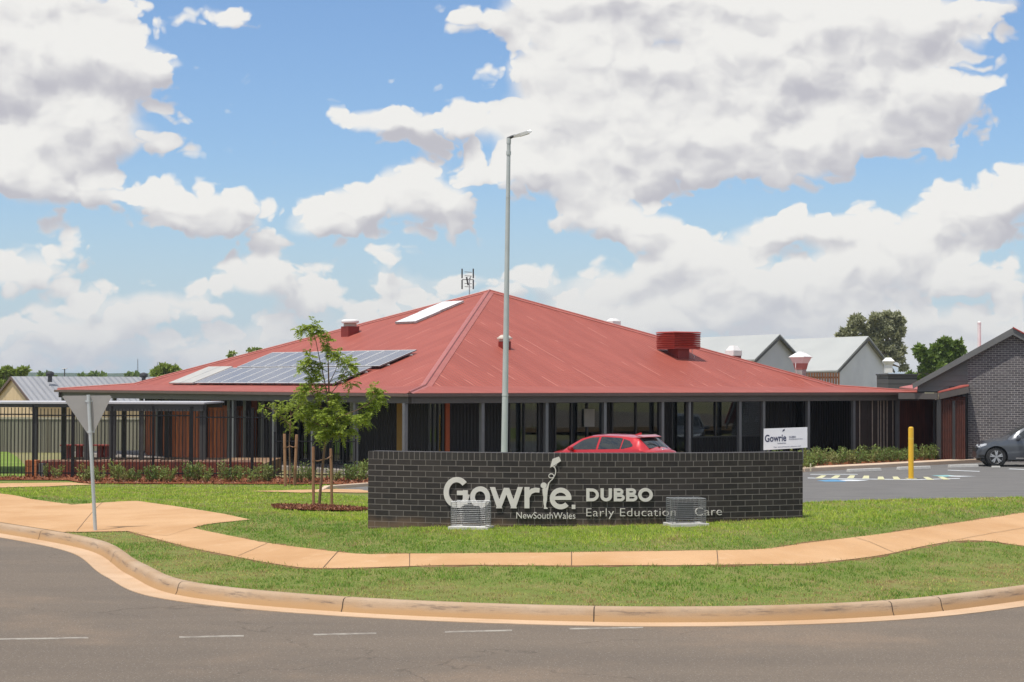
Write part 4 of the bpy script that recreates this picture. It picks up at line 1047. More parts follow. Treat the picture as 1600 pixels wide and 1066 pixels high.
def bold(mb,ch,x0,x1,z0,z1,w):
    cx=(x0+x1)/2;h=z1-z0
    if ch=='D':
        polyw(mb,[(x0,z1),(x0,z0),(x0+w,z0),(x0+w,z1)],d0_,dF)
        ribbon(mb,[(x0+w*.5,z1-w/2),(x0+(x1-x0)*.42,z1-w/2)]+arc(x0+(x1-x0)*.45,(z0+z1)/2,(x1-x0)*.55-w/2,h/2-w/2,80,-80,16)+[(x0+(x1-x0)*.42,z0+w/2),(x0+w*.5,z0+w/2)],w*.92,d0_,dF+.001)
    if ch=='U':
        ribbon(mb,[(x0+w/2,z1)]+arc(cx,z0+h*.38,(x1-x0)/2-w/2,h*.38-w/2,180,360,18)+[(x1-w/2,z1)],w,d0_,dF)
    if ch=='B':
        polyw(mb,[(x0,z1),(x0,z0),(x0+w,z0),(x0+w,z1)],d0_,dF)
        for q,(za,zb_,xx) in enumerate(((z0,z0+h*.56,x1),(z0+h*.47,z1,x1-.02))):
            ribbon(mb,[(x0+w*.5,zb_-w*.42),(x0+(xx-x0)*.5,zb_-w*.42)]+arc(x0+(xx-x0)*.58,(za+zb_)/2,(xx-x0)*.42-w*.42,(zb_-za)/2-w*.42,80,-80,14)+[(x0+(xx-x0)*.5,za+w*.42),(x0+w*.5,za+w*.42)],w*.84,d0_,dF+.001+.0012*q)
    if ch=='O': ring(mb,x0,x1,z0,z1,w)
mb=MB()
for nm,ch,xa,xb in (('letter_d','D',106,238),('letter_u','U',254,372),('letter_b','B',392,505),('letter_b','B',520,636),('letter_o','O',646,796)):
    mb=MB(); (x0,z0)=W5(xa,556);(x1,z1)=W5(xb,421)
    if ch=='O': z0-=.006;z1+=.006
    bold(mb,ch,x0,x1,z0,z1,.048); obj(nm,mb,M_let,sw)
a=W5(107,712);c=W5(1512,618); walltext('Early Education & Care',a[0],c[0],a[1],c[1],'lettering_early_education',off=-.014,spacing=1.05,depth=(.012,.03))

# ------------------------------------------------------------------ wire cages over the floodlights
M_wire=pm('galvanised_wire',(.38,.39,.40),(.29,.30,.31),8,.35,metal=.3)
M_conc=pm('pale_concrete_pad',(.58,.56,.52),(.5,.48,.44),8,.85,bump=.3)
def cage(pxl,pxr,pyt,pyb,lab):
    q=P(( pxl+pxr)/2,pyb-2); Y=q.y+.02
    xl=(at(pxl,pyb,Y)).x; xr=(at(pxr,pyb,Y)).x; w=xr-xl-.03; h=at(0,pyt,Y+.1).z-q.z-.03
    c=Vector(((xl+xr)/2,Y+.17,q.z)); t=E('light_cage',lab,'wire cage',c,'wire cages guarding the floodlights at the sign wall')
    n=Vector((.1428*(c.x-1),-1,0)).normalized(); sx=Vector((-n.y,n.x,0)); d=.32
    mb=MB(); mb.obox(c+Vector((0,0,.012)),sx*(w/2+.04),n*(d/2+.04),Vector((0,0,.03))); obj('base_pad',mb,M_conc,t,bevel=.006)
    mb=MB(); cr=[c+sx*(w/2*a)+n*(d/2*b_) for a,b_ in ((-1,1),(1,1),(1,-1),(-1,-1))]
    nz=13
    for k in range(nz+1):
        z=Vector((0,0,.045+(h-.045)*k/nz)); r=.0017 if 0<k<nz else .005
        for i in range(4): mb.tube([cr[i]+z,cr[(i+1)%4]+z],r,4,cap=False)
    for i in range(4):
        A,B=cr[i],cr[(i+1)%4]; m_=8 if i%2==0 else 5
        for k in range(m_+1):
            if i%2==0 and 2<=k<=6 and i==0: continue
            p=A.lerp(B,k/m_); mb.tube([p+Vector((0,0,.03)),p+Vector((0,0,h))],.0014 if 0<k<m_ else .005,4,cap=False)
    for k in range(1,8): p=cr[0].lerp(cr[1],k/8);q2=cr[3].lerp(cr[2],k/8); mb.tube([p+Vector((0,0,h)),q2+Vector((0,0,h))],.0022,4,cap=False)
    obj('mesh_guard',mb,M_wire,t)
    mb=MB(); g=c-n*.05
    mb.obox(g+Vector((0,0,.21)),sx*.12,n*.045+Vector((0,0,.014)),Vector((0,0,.12))-n*.0,0); obj('floodlight',mb,M_dmet,t,bevel=.01)
    mb=MB(); mb.bar(g-sx*.14+Vector((0,0,.05)),g-sx*.14+Vector((0,0,.22)),.01,.03); mb.bar(g+sx*.14+Vector((0,0,.05)),g+sx*.14+Vector((0,0,.22)),.01,.03); mb.bar(g-sx*.14+Vector((0,0,.05)),g+sx*.14+Vector((0,0,.05)),.03,.01); obj('bracket',mb,M_dmet,t)
cage(706,765,779,830,'wire cage below the big letter G on the brick sign wall')
cage(1045,1102,773,825,'wire cage hiding the ampersand of the small wall lettering')

# ------------------------------------------------------------------ street lamp behind the wall
M_galv=pm('galvanised_pole',(.52,.55,.545),(.44,.47,.47),2,.5,metal=.1)
bs=at(789,705,45); z0=tz(bs.x,45)-.05; top=at(795,216,45)
t=E('street_lamp','tall slim galvanised street lamp pole with a small flat head, behind the sign wall','street lamp',(bs.x,45,z0+.02))
pb=Vector((bs.x-.03,45,z0)); mb=MB(); mb.tube([pb,pb.lerp(top,.5),pb.lerp(top,.93),top],[.082,.064,.046,.045],16); obj('pole',mb,M_galv,t,smooth=True)
for a_,b_,r_ in ((.31,.313,.078),(.84,.842,.054),(.955,.965,.058),(.985,1.0,.054)):
    mb=MB(); mb.tube([pb.lerp(top,a_),pb.lerp(top,b_)],r_,14); obj('joint_band',mb,M_galv,t,smooth=True)
mb=MB(); a=top+Vector((-.03,0,-.02)); mb.tube([a,a+Vector((.10,-.02,.05)),a+Vector((.2,-.05,.08))],[.04,.035,.03],10); obj('bracket',mb,M_dmet,t,smooth=True)
h0=a+Vector((.14,-.04,.05)); h1=at(830,205,44.7); d=(h1-h0).normalized(); sd_=Vector((d.y,-d.x,0)).normalized(); sd_=Vector((0.15,-1,-.1)).normalized(); up_=d.cross(sd_).normalized(); up_=up_ if up_.z>0 else -up_
mb=MB(); L_=(h1-h0).length
vs=[];pr=[(0,.05,.03),(.12,.07,.035),(.35,.11,.045),(.8,.115,.04),(1,.07,.02)]
for (k,wd,th) in pr:
    c=h0+d*(L_*k); vs+=[c-sd_*wd-up_*th,c+sd_*wd-up_*th,c+sd_*wd*.8+up_*th,c-sd_*wd*.8+up_*th]
fs=[(4*i+j,4*i+(j+1)%4,4*i+4+(j+1)%4,4*i+4+j) for i in range(4) for j in range(4)]+[(3,2,1,0),(16,17,18,19)]
mb.add(vs,fs); obj('lamp_head',mb,M_alu,t,bevel=.008)
mb=MB(); c=h0+d*(L_*.6)-up_*.045; mb.obox(c,d*(L_*.24),sd_*.08,up_*.006); obj('diffuser',mb,pm('lamp_glass',(.5,.45,.38),rough=.2),t)

# ------------------------------------------------------------------ give-way sign seen from behind
q=P(149,830); t=E('give_way_sign','back of a triangular grey metal road sign on a leaning post at the kerb','road sign',q)
k=q.y; tp=at(138,617,k); mb=MB(); mb.tube([q-Vector((0,0,.15)),q,tp],.03,14); obj('post',mb,M_galv,t,smooth=True)
mb=MB(); off=Vector((0,-.045,0)); tri=[at(96.5,620,k),at(99,618.5,k),at(171,618,k),at(173.5,620.5,k),at(143,682,k),at(141,683.5,k),at(139,682,k)]
tri=[p+Vector((0,-.0,0)) for p in tri]; mb.prism([p-Vector((0,-.034,0)) for p in tri],(0,.004,0)); mb.prism([p-Vector((0,-.0385,0)) for p in tri],(0,.002,0)) if False else None
obj('plate',mb,pm('sign_back_grey',(.40,.385,.36),(.36,.345,.32),4,.5,metal=.3),t)
mb=MB()
for py in (627,675):
    c=at(138.2 if py<640 else 141.2,py,k); mb.lathe(c-Vector((0,0,.02)),[(.036,0),(.036,.035)],14); mb.bar(c+Vector((-.06,.03,0)),c+Vector((.06,.03,0)),.006,.03)
obj('clamp',mb,M_galv,t)
# ------------------------------------------------------------------ bollard, wheel stops, name board
q=on_z(1423.5,748,.035); t=E('bollard','tall yellow steel bollard standing in the car park','bollard',q)
mb=MB(); mb.lathe(q,[(.088,0),(.088,1.62),(.08,1.66),(.05,1.685),(.01,1.69)],20); obj('post',mb,pm('yellow_steel',(.72,.42,.02),(.66,.37,.02),4,.4),t,smooth=True)
mb=MB(); mb.box(q.x-.17,q.x+.17,q.y-.17,q.y+.17,.031,.045); obj('base_plate',mb,M_yel,t)
mb=MB(); mb.lathe(q+Vector((0,0,1.28)),[(.0895,0),(.0895,.05)],20); obj('reflective_band',mb,pm('amber_band',(.75,.5,.08),rough=.3),t)
for (xa,ya,xb,yb,lab) in ((1325,738.2,1375,736.2,'concrete wheel stop left of the yellow bollard'),(1403,734.6,1452,732.8,'concrete wheel stop just behind the yellow bollard'),(1483,731.2,1527,730,'concrete wheel stop beside the dark grey car')):
    A=on_z(xa,ya,.03);B=on_z(xb,yb,.03); d=(B-A).normalized(); n=Vector((-d.y,d.x,0)); mb=MB()
    prf=[(-.08,0),(.08,0),(.06,.11),(-.06,.11)]; vs=[A+n*a+Vector((0,0,z)) for a,z in prf]+[B+n*a+Vector((0,0,z)) for a,z in prf]
    mb.add(vs,[(0,1,2,3),(7,6,5,4),(0,4,5,1),(1,5,6,2),(2,6,7,3),(3,7,4,0)])
    o=obj('wheel_stop',mb,M_conc,origin=A,bevel=.012); tag(o,lab,'wheel stop','wheel stops along the far kerb')
YB=68.0
A=at(1193,703.5,YB);B=at(1261.5,699.5,YB); t=E('name_board','white board on posts behind the wall with the centre name in navy','name board',((A.x+B.x)/2,YB,.1))
TL=at(1193.5,670,YB);TR=at(1261.5,667.5,YB)
mb=MB(); mb.prism([A,B,TR,TL],(0,.03,0)); obj('panel',mb,pm('board_white',(.74,.74,.76),(.70,.70,.72),2,.4),t)
for px in (1201,1254):
    mb=MB(); p=at(px,700,YB+.06); mb.bar((p.x,YB+.06,.0),(p.x,YB+.06,p.z+.6),.05,.05); obj('post',mb,M_post,t)
M_navy=pm('navy_print',(.018,.022,.075),rough=.5); M_gp=pm('grey_print',(.16,.17,.24),rough=.5)
def boardtext(txt,xa,xb,yb,yc,m,off=0,name='lettering'):
    v,f=text_mesh(txt,off,1,.5); a=at(xa,yb,YB);b_=at(xb,yb-(xb-xa)*.045,YB);c=at(xa,yc,YB)
    sx=(b_.x-a.x)/(v[:,0].max()-v[:,0].min()); sz=(c.z-a.z)/.72; sk=(b_.z-a.z)/(b_.x-a.x)
    mb=MB(); mb.add([(a.x+(p[0]-v[:,0].min())*sx,YB-(.006 if p[2]>0 else .001),a.z+p[1]*sz+sk*(p[0]-v[:,0].min())*sx) for p in v],f); return obj(name,mb,m,t)
boardtext('Gowrie',1195,1228.5,690.5,679.5,M_navy,.02); boardtext('DUBBO',1233,1243.5,684.5,681.5,M_gp,.02); boardtext('Early Education & Care',1233,1254,687.2,685.6,M_gp)
boardtext('NewSouthWales',1215,1228,693.8,691.8,M_gp); boardtext('For enrolments please call',1209,1251,699.6,697.9,M_gp)
mb=MB(); a=[at(*p,YB) for p in ((1223.5,671.5),(1222.2,675),(1226.4,672.6),(1226,670.6))]; mb.prism([p-Vector((0,.006,0)) for p in a],(0,.005,0)); obj('kite',mb,M_navy,t)
# ------------------------------------------------------------------ vegetation helpers
def quadmesh(name, verts, nper, rnd, m, parent=None, origin=None):
    """verts (N,nper,3); one face each; rnd (N,)"""
    off=wloc(parent) if parent else Vector(origin or (0,0,0))
    N=verts.shape[0]; me=bpy.data.meshes.new(name)
    co=(verts.reshape(-1,3)-np.array(off)).astype(np.float32)
    me.vertices.add(N*nper); me.vertices.foreach_set('co',co.ravel())
    me.loops.add(N*nper); me.loops.foreach_set('vertex_index',np.arange(N*nper,dtype=np.int32))
    me.polygons.add(N); me.polygons.foreach_set('loop_start',np.arange(0,N*nper,nper,dtype=np.int32))
    try: me.polygons.foreach_set('loop_total',np.full(N,nper,dtype=np.int32))
    except Exception: pass
    a=me.attributes.new('rnd','FLOAT','POINT'); a.data.foreach_set('value',np.repeat(rnd,nper).astype(np.float32))
    me.materials.append(m); me.update(calc_edges=True)
    o=bpy.data.objects.new(name,me); COL.objects.link(o)
    if parent: o.parent=parent
    else: o.location=off
    return o
def unit(a): return a/np.maximum(np.linalg.norm(a,axis=-1,keepdims=True),1e-9)
def leafquads(pts, size, asp=.45, up=.3, droop=None):
    N=len(pts); d=unit(rng.normal(size=(N,3))+np.array([0,0,up])) if droop is None else unit(droop+.35*rng.normal(size=(N,3)))
    s=unit(np.cross(d,rng.normal(size=(N,3)))); L=(size*(.6+.8*rng.random(N)))[:,None]; w=L*asp
    return np.stack([pts,pts+d*L*.5+s*w*.5,pts+d*L,pts+d*L*.5-s*w*.5],1)
def clump(c,r,n,shell=.5):
    d=unit(rng.normal(size=(n,3))); rr=(shell+(1-shell)*rng.random(n))**.6
    return np.array(c)+d*rr[:,None]*np.array(r)
M_bark=pm('young_bark',lin(122,96,70),lin(98,76,56),14,.8,stretch=(1,1,.3)); M_stake=pm('hardwood_stake',lin(150,112,80),lin(124,90,62),10,.8,stretch=(1,1,.2))
M_feather=leafmat('feathery_leaf',(.22,.31,.035),(.42,.49,.09),None,.45)
M_shrub=leafmat('shrub_leaf',(.12,.19,.035),(.28,.35,.10),(.30,.30,.12),.25)
M_shrubd=leafmat('dark_shrub_leaf',(.07,.13,.028),(.17,.25,.065),None,.25)
M_gum=leafmat('gum_leaf',(.20,.21,.12),(.38,.38,.24),None,.2); M_dkleaf=leafmat('dense_leaf',(.085,.15,.028),(.19,.27,.06),None,.25); M_lime=leafmat('lime_leaf',(.17,.24,.045),(.30,.36,.09),None,.3)
M_trunk=pm('grey_bark',lin(150,138,122),lin(104,92,78),3,.85)

def frondset(origins, dirs, lens, npin=9):
    V_=[];
    for o,d,L in zip(origins,dirs,lens):
        d=d/np.linalg.norm(d); side=np.cross(d,[0,0,1]); side/=max(np.linalg.norm(side),1e-6)
        t=np.linspace(.15,1,npin); ax=o+d*L*t[:,None]+np.array([0,0,-1])*(L*.45*t**2)[:,None]
        for sg in (-1,1):
            ln=L*.34*np.sin(np.pi*np.clip(t*.85+.12,0,1))[:,None]
            dd=unit(side*sg+d*.45+np.array([0,0,-.28])+.18*rng.normal(size=(npin,3))); w=.017+.0*ln
            n=unit(np.cross(dd,[0,0,1.])+.0); n=unit(np.cross(dd,np.cross([0,0,1.],dd))+.5*rng.normal(size=(npin,3)))
            s=unit(np.cross(dd,n))
            V_.append(np.stack([ax,ax+dd*ln*.4+s*w,ax+dd*ln,ax+dd*ln*.4-s*w],1))
        # rachis sliver
    return np.concatenate(V_)
def staked_tree(label,base,Y,branches,clusters,nf,fl,stakes,tieY,rtrunk=.028):
    t=E('young_tree',label,'tree',base)
    mb=MB()
    for br,(r0,r1) in branches:
        pts=[at(px,py,Y+dy) for px,py,dy in br]
        if br is branches[0][0]: pts=[base-Vector((0,0,.1))]+pts
        mb.tube(pts,[r0+(r1-r0)*k/(len(pts)-1) for k in range(len(pts))],7)
    obj('trunk',mb,M_bark,t,smooth=True)
    O=[];D=[];Ls=[]
    for (px,py,r) in clusters:
        c=np.array(at(px,py,Y)); rm=r*Y/3000
        n=max(5,int(2.6*nf*(r/15)**1.7))
        p=clump(c+np.array([0,rng.normal()*rm*.8,0]),(rm*.62,rm*1.1,rm*.55),n,.1); O.append(p)
        D.append(unit((p-c)*3+.5*rng.normal(size=(n,3))*rm*3+np.array([0,0,.25*rm]))); Ls.append(fl*(.6+.7*rng.random(n)))
    V_=frondset(np.concatenate(O),np.concatenate(D),np.concatenate(Ls))
    quadmesh('foliage',V_,4,np.clip(rng.normal(.45,.28,len(V_)),0,1),M_feather,t)
    for (pb,pt,w,lab) in stakes:
        B=P(*pb); T=at(pt[0],pt[1],B.y); mb=MB(); mb.tube([B-Vector((0,0,.2)),T-Vector((0,0,.03)),T],[w,w,w*.8],8); s=E('tree_stake',lab,'stake',B,'hardwood stakes holding the young trees'); obj('stake_post',mb,M_stake,s,smooth=True)
        mb=MB(); tp=at(tieY[0],tieY[1],Y); st=B.lerp(T,(tp.z-B.z)/(T.z-B.z)); mb.tube([st+Vector((0,-w,0)),st.lerp(tp,.5)+Vector((0,-.02,-.02)),tp+Vector((0,-.03,0))],.012,6); mb.lathe(st-Vector((0,0,.02)),[(w*1.15,0),(w*1.15,.04)],10); obj('tie',mb,M_stake,s,smooth=True)
    return t
b1=P(498,793); Y1=b1.y
staked_tree('young feathery tree between two stakes in a mulch ring left of the sign wall',b1,Y1,
  [([(501,760,0),(504,730,0),(508,690,0),(512,650,.05),(514,610,0),(513,575,-.05),(512,545,0),(510,528,0)],(.034,.007)),
   ([(513,625,0),(506,590,.1),(499,560,.1),(493,530,0),(487,508,0)],(.014,.004)),
   ([(513,620,0),(528,602,-.2),(538,585,-.2),(546,570,-.2)],(.012,.004)),([(512,650,0),(495,628,.2),(482,605,.2),(476,590,.2)],(.012,.004)),
   ([(511,660,0),(535,650,-.3),(560,640,-.3),(574,632,-.3),(588,618,-.3)],(.012,.004)),([(510,670,0),(490,660,.2),(476,648,.2)],(.01,.004)),([(514,600,0),(524,580,.3),(530,560,.3)],(.01,.004))],
  [(480,514,10),(492,509,9),(504,516,8),(466,516,5),(510,533,9),(514,547,8),(484,560,11),(475,574,9),(497,578,11),(490,592,10),(528,556,11),(544,566,10),(554,573,7),(551,600,6),(538,586,8),(476,606,10),(470,618,8),(500,612,11),(520,622,13),(484,636,13),(472,648,9),(506,648,15),(528,645,14),(545,655,11),(566,657,10),(574,645,8),(488,664,12),(510,676,14),(532,676,11),(548,672,8),(520,664,13),(582,610,9),(594,616,10),(588,626,9),(576,632,7),(560,650,8)],
  20,.23,[((490,794),(489.5,698),.03,'left hardwood stake of the front young tree'),((519,790),(517,701),.03,'right hardwood stake of the front young tree')],(505,718),.03)
b2=P(453,757); Y2=b2.y
staked_tree('small sparse young tree with two stakes in the garden bed left of the front tree',b2,Y2,
  [([(453,720,0),(452,690,0),(454,660,0),(455,635,0)],(.03,.01)),([(454,665,0),(440,652,0),(425,640,.2),(413,636,.3)],(.012,.004)),([(455,650,0),(466,636,0),(474,628,0)],(.012,.004))],
  [(452,632,12),(438,640,11),(428,645,8),(415,637,8),(406,638,5),(466,628,10),(462,648,10),(446,655,9),(455,668,7),(472,640,8),(430,628,6)],
  12,.26,[((446,760),(444.5,678),.045,'left stake of the small tree in the garden bed'),((460,759),(463.5,679),.045,'right stake of the small tree in the garden bed')],(453,697),.03)
# ------------------------------------------------------------------ shrubs
def shrub_proto(seed,h,w,nst,leaf,m,label,group,dark=0):
    global rng
    rng=np.random.default_rng(seed)
    t=E('garden_shrub',label,'shrub',(0,0,0),group)
    mb=MB(); Pts=[];Dr=[]
    for k in range(nst):
        a=rng.random()*6.28; r=w*(.15+.85*rng.random())*.5; hh=h*(.55+.5*rng.random()); tip=Vector((math.cos(a)*r,math.sin(a)*r,hh)); b_=Vector((math.cos(a)*r*.3,math.sin(a)*r*.3,0))
        mid=b_.lerp(tip,.5)+Vector((math.cos(a)*.03,math.sin(a)*.03,0)); mb.tube([b_,mid,tip],[.008,.006,.003],5)
        n=int(26*hh/.5)
        tt=.12+.88*rng.random(n); p=np.array([list(b_.lerp(mid,x*2) if x<.5 else mid.lerp(tip,(x-.5)*2)) for x in tt]); Pts.append(p+rng.normal(size=p.shape)*.025*(w/.6)); Dr.append(np.tile([math.cos(a)*.4,math.sin(a)*.4,.7],(n,1))+rng.normal(size=(n,3))*.7)
    obj('stem',mb,M_bark,t,local=True)
    Q=leafquads(np.concatenate(Pts),leaf,.42,droop=np.concatenate(Dr)); quadmesh('foliage',Q,4,np.clip(rng.normal(.5,.3,len(Q)),0,1),m,t)
    return t
gL='low leafy shrubs in the mulch bed before the yard fence'; gR='low leafy shrubs in the bed beside the car park'
labs=['light green leafy shrub growing in the mulch bed before the yard fence','small upright shrub growing in the mulch bed before the yard fence','dense bushy green shrub growing in the mulch bed before the yard fence']
protoL=[shrub_proto(11,.62,.75,14,.085,M_shrub,labs[0],gL),shrub_proto(12,.75,.36,8,.07,M_shrub,labs[1],gL),shrub_proto(13,.55,.8,17,.08,M_shrubd,labs[2],gL)]
labr='low green leafy shrub in the bed along the pale car park path'
protoR=[shrub_proto(21,.55,.8,15,.085,M_shrub,labr,gR),shrub_proto(22,.62,.7,13,.08,M_shrubd,labr,gR),shrub_proto(23,.48,.85,14,.085,M_shrubd,labr,gR)]
used=set()
def place(proto,k,x,y,z,s,rz,label=None):
    if k in used and True: o=copy_tree(proto)
    else: o=proto; used.add(k)
    o.location=(x,y,z); o.rotation_euler=(0,0,rz); o.scale=(s,s,s*random.uniform(.9,1.12))
    if label: o['label']=label
    return o
SL=[(72,1,.7,1.3),(92,0,.75,1.0),(120,0,1.0,0),(132,0,1.05,.2),(147,2,.85,.4),(158,0,.9,0),(172,0,1.05,.2),(186,0,1.1,-.1),(197,0,.95,.3),(213,2,.8,0),(222,1,1.1,.5),(238,2,1.0,.1),(250,0,.95,.2),(262,0,.95,-.2),(277,1,1.25,.2),(297,2,1.1,.1),(309,0,1.0,.3),(322,0,.8,0),(335,0,.95,.2),(345,1,1.1,.5),(358,2,1.0,.1),(371,0,.85,.1),(384,1,1.2,.6),(396,0,1.0,0),(410,0,1.0,.2),(421,2,.95,.4),(438,0,.8,.2),(471,0,1.0,.1),(485,2,.8,.6),(522,0,.85,.5),(533,1,1.1,.3),(547,2,1.1,.3),(560,0,1.15,.5),(571,1,1.2,.8),(586,0,1.1,.6)]
for i_,(px,v_,s,dy) in enumerate(SL):
    if i_%4==2: continue
    s*=.88
    Y=59.6+dy+1.0*(px<110); x=(px-800)/3000*Y; z=tz(x,Y)+.03
    place(protoL[v_],('L',v_),x,Y,z,s,random.random()*6.28)
k=0
a0,b0=offs(far[1],far[2],2.2)
for row,(dd,n) in enumerate(((1.75,26),(2.7,22))):
    a0,b0=offs(far[1],far[2],dd); b0=b0+(b0-a0).normalized()*1.5
    for i in range(n):
        p=a0.lerp(b0,(i+random.uniform(-.3,.3)+.3)/n); v_=random.choice([0,0,1,2])
        place(protoR[v_],('R',v_),p.x,p.y,.1,random.uniform(.8,1.15),random.random()*6.28)
for px,dd in ((1258,1.6),(1264,2.4)):
    a0,_=offs(far[1],far[2],dd); place(protoR[0],('R',0),(px-800)/3000*a0.y,a0.y-.5,.1,1,.4)
# ------------------------------------------------------------------ background trees
def far_tree(label,Y,trunk,clumps,n,leaf,m,asp=.5,kind='tree',name='tree',sub=5):
    px0,py0=trunk[0]; b_=at(px0,py0,Y); b_.z=-.7 if Y>100 else b_.z; t=E(name,label,kind,b_,'trees beyond the centre')
    mb=MB(); mb.tube([b_]+[at(px,py,Y) for px,py in trunk[1:]],[.35*Y/150*(1-.75*k/len(trunk)) for k in range(len(trunk))],8)
    tp=at(*trunk[min(1,len(trunk)-1)],Y)
    for (px,py,rx,ry) in clumps: mb.tube([tp,tp.lerp(at(px,py,Y),.6)+Vector((0,0,.3)),at(px,py+ry*.3,Y)],[.12*Y/150,.08*Y/150,.03],5)
    obj('trunk',mb,M_trunk,t)
    Pts=[]
    for (px,py,rx,ry) in clumps:
        c=np.array(at(px,py,Y)); s=Y/3000; tot=int(n*(rx*ry/150)); 
        for q in range(sub):
            cc=clump(c,(rx*s*.75,rx*s*.8,ry*s*.75),1,.2)[0]; Pts.append(clump(cc,(rx*s*.42,rx*s*.42,ry*s*.36),max(6,tot//sub),.35))
    Pts=np.concatenate(Pts); Q=leafquads(Pts,leaf,asp,up=-.2); quadmesh('crown',Q,4,np.clip(rng.normal(.5,.28,len(Q)),0,1),m,t)
far_tree('tall grey-green gum tree rising behind the pale grey houses',200,[(1372,640),(1370,575),(1366,545),(1366,520)],[(1330,515,14,12),(1322,522,10,8),(1345,505,16,14),(1364,496,18,12),(1385,498,18,13),(1402,500,13,13),(1408,517,9,9),(1380,515,16,12),(1355,520,14,13),(1370,535,16,13),(1388,546,20,11),(1402,558,14,9),(1380,565,16,9),(1410,545,8,8),(1414,575,8,6),(1310,524,5,4),(1400,533,10,8),(1345,530,10,8),(1368,508,14,12),(1396,520,12,10),(1352,512,12,10),(1375,528,12,9)],950,.40,M_gum,.45,name='gum_tree',sub=4)
far_tree('dark green leafy tree left of the brick gable roof',150,[(1465,640),(1465,590),(1466,570)],[(1448,560,14,13),(1437,548,9,7),(1465,555,16,16),(1480,548,16,14),(1492,542,12,10),(1478,534,8,6),(1460,575,22,12),(1490,560,14,11),(1445,578,14,10),(1440,590,10,8),(1500,548,6,5),(1425,588,6,6),(1462,568,16,12)],1400,.36,M_dkleaf,.5,sub=5)
far_tree('light green tree top at the far left behind the cream shed',140,[(10,640),(8,600)],[(5,584,18,9),(25,582,16,7),(-15,586,18,10),(38,580,8,4),(0,600,16,12),(20,596,10,10)],1300,.33,M_lime,.5)
far_tree('round green tree behind the dark roof ventilator left of the red roof',150,[(256,640),(256,590)],[(246,580,10,7),(258,575,11,6),(272,578,9,6),(256,586,18,6),(280,582,5,4)],1200,.3,M_lime,.5)
far_tree('tiny tree top showing over the left roof edge',180,[(366,640),(363,566)],[(360,555,6,4),(366,552,4,3)],500,.3,M_lime)
far_tree('tree top just right of another over the left roof edge',180,[(396,640),(396,560)],[(392,549,6,4),(400,546,7,3),(404,548,5,3)],500,.3,M_lime)
# far-off street trees low on the horizon (left gap)
for px,py,rx,ry,lab in ((75,588,18,4,'low tree line beyond the shed ridge'),(150,588,26,4,'low distant trees at the foot of the hills'),(208,587,14,3.5,'low distant trees left of the round green tree')):
    far_tree(lab,420,[(px,605),(px,592)],[(px-rx*.5,py,rx*.5,ry),(px+rx*.4,py+.5,rx*.5,ry*.8),(px,py-1,rx*.4,ry)],260,1.0,M_dkleaf,.7)
# ------------------------------------------------------------------ grass
def dryness(x,y,s):
    v=np.clip(.55+.75*np.sin(x*1.1+2*np.sin(y*.9))*np.sin(y*1.7+1.5*np.sin(x*.7+1)),0,1.3); v2=.5+.5*np.sin(x*3.1+y*2.3+2*np.sin(x*1.9))
    base=.07+.45*np.clip(v*v2*1.5-.25,0,1)
    verge=np.clip((2.1-s-.5*v2)*1.4,0,1)*(.14+.85*np.clip(v*1.7-.45,0,1))
    return base+verge
PPOLY=[(p[0],p[1]) for p in PATH]; SPOLY=[(p[0],p[1]) for p in SLAB]; F2=[(p[0],p[1]) for p in FP2]; F1=[(p[0],p[1]) for p in FP1]
M_grass,nt,b=newmat('grass_blade'); setb(b,.6,0,.2)
at_=nt.n('ShaderNodeAttribute',attribute_name='rnd'); g=nt.n('ShaderNodeNewGeometry').outputs['Position']
gcol=nt.ramp(at_.outputs['Fac'],[(0.0,(.11,.23,.035,1)),(.2,(.17,.30,.035,1)),(.42,(.45,.56,.055,1)),(.6,(.58,.60,.13,1)),(.8,(.50,.37,.18,1)),(1.0,(.34,.20,.10,1))])
gcol=nt.mix(nt.sstep(nt.noise(g,.45,3),.42,.62,0,.22),gcol,(.15,.29,.03,1))
nt.l.new(gcol,b.inputs['Base Color'])
tr=nt.n('ShaderNodeBsdfTranslucent'); nt.l.new(gcol,tr.inputs[0]); mx=nt.n('ShaderNodeMixShader'); mx.inputs[0].default_value=.3
out_=M_grass.node_tree.nodes['Material Output']; nt.l.new(b.outputs[0],mx.inputs[1]); nt.l.new(tr.outputs[0],mx.inputs[2]); nt.l.new(mx.outputs[0],out_.inputs[0])
def edge_d(x,y,poly):
    d=np.full(len(x),9.)
    n=len(poly)
    for i in range(n):
        a=np.array(poly[i]);b_=np.array(poly[(i+1)%n]); v=b_-a; L2=(v**2).sum()
        if L2<1e-9: continue
        t=np.clip(((x-a[0])*v[0]+(y-a[1])*v[1])/L2,0,1); d=np.minimum(d,np.hypot(x-a[0]-t*v[0],y-a[1]-t*v[1]))
    return d
GV=[];GR=[]
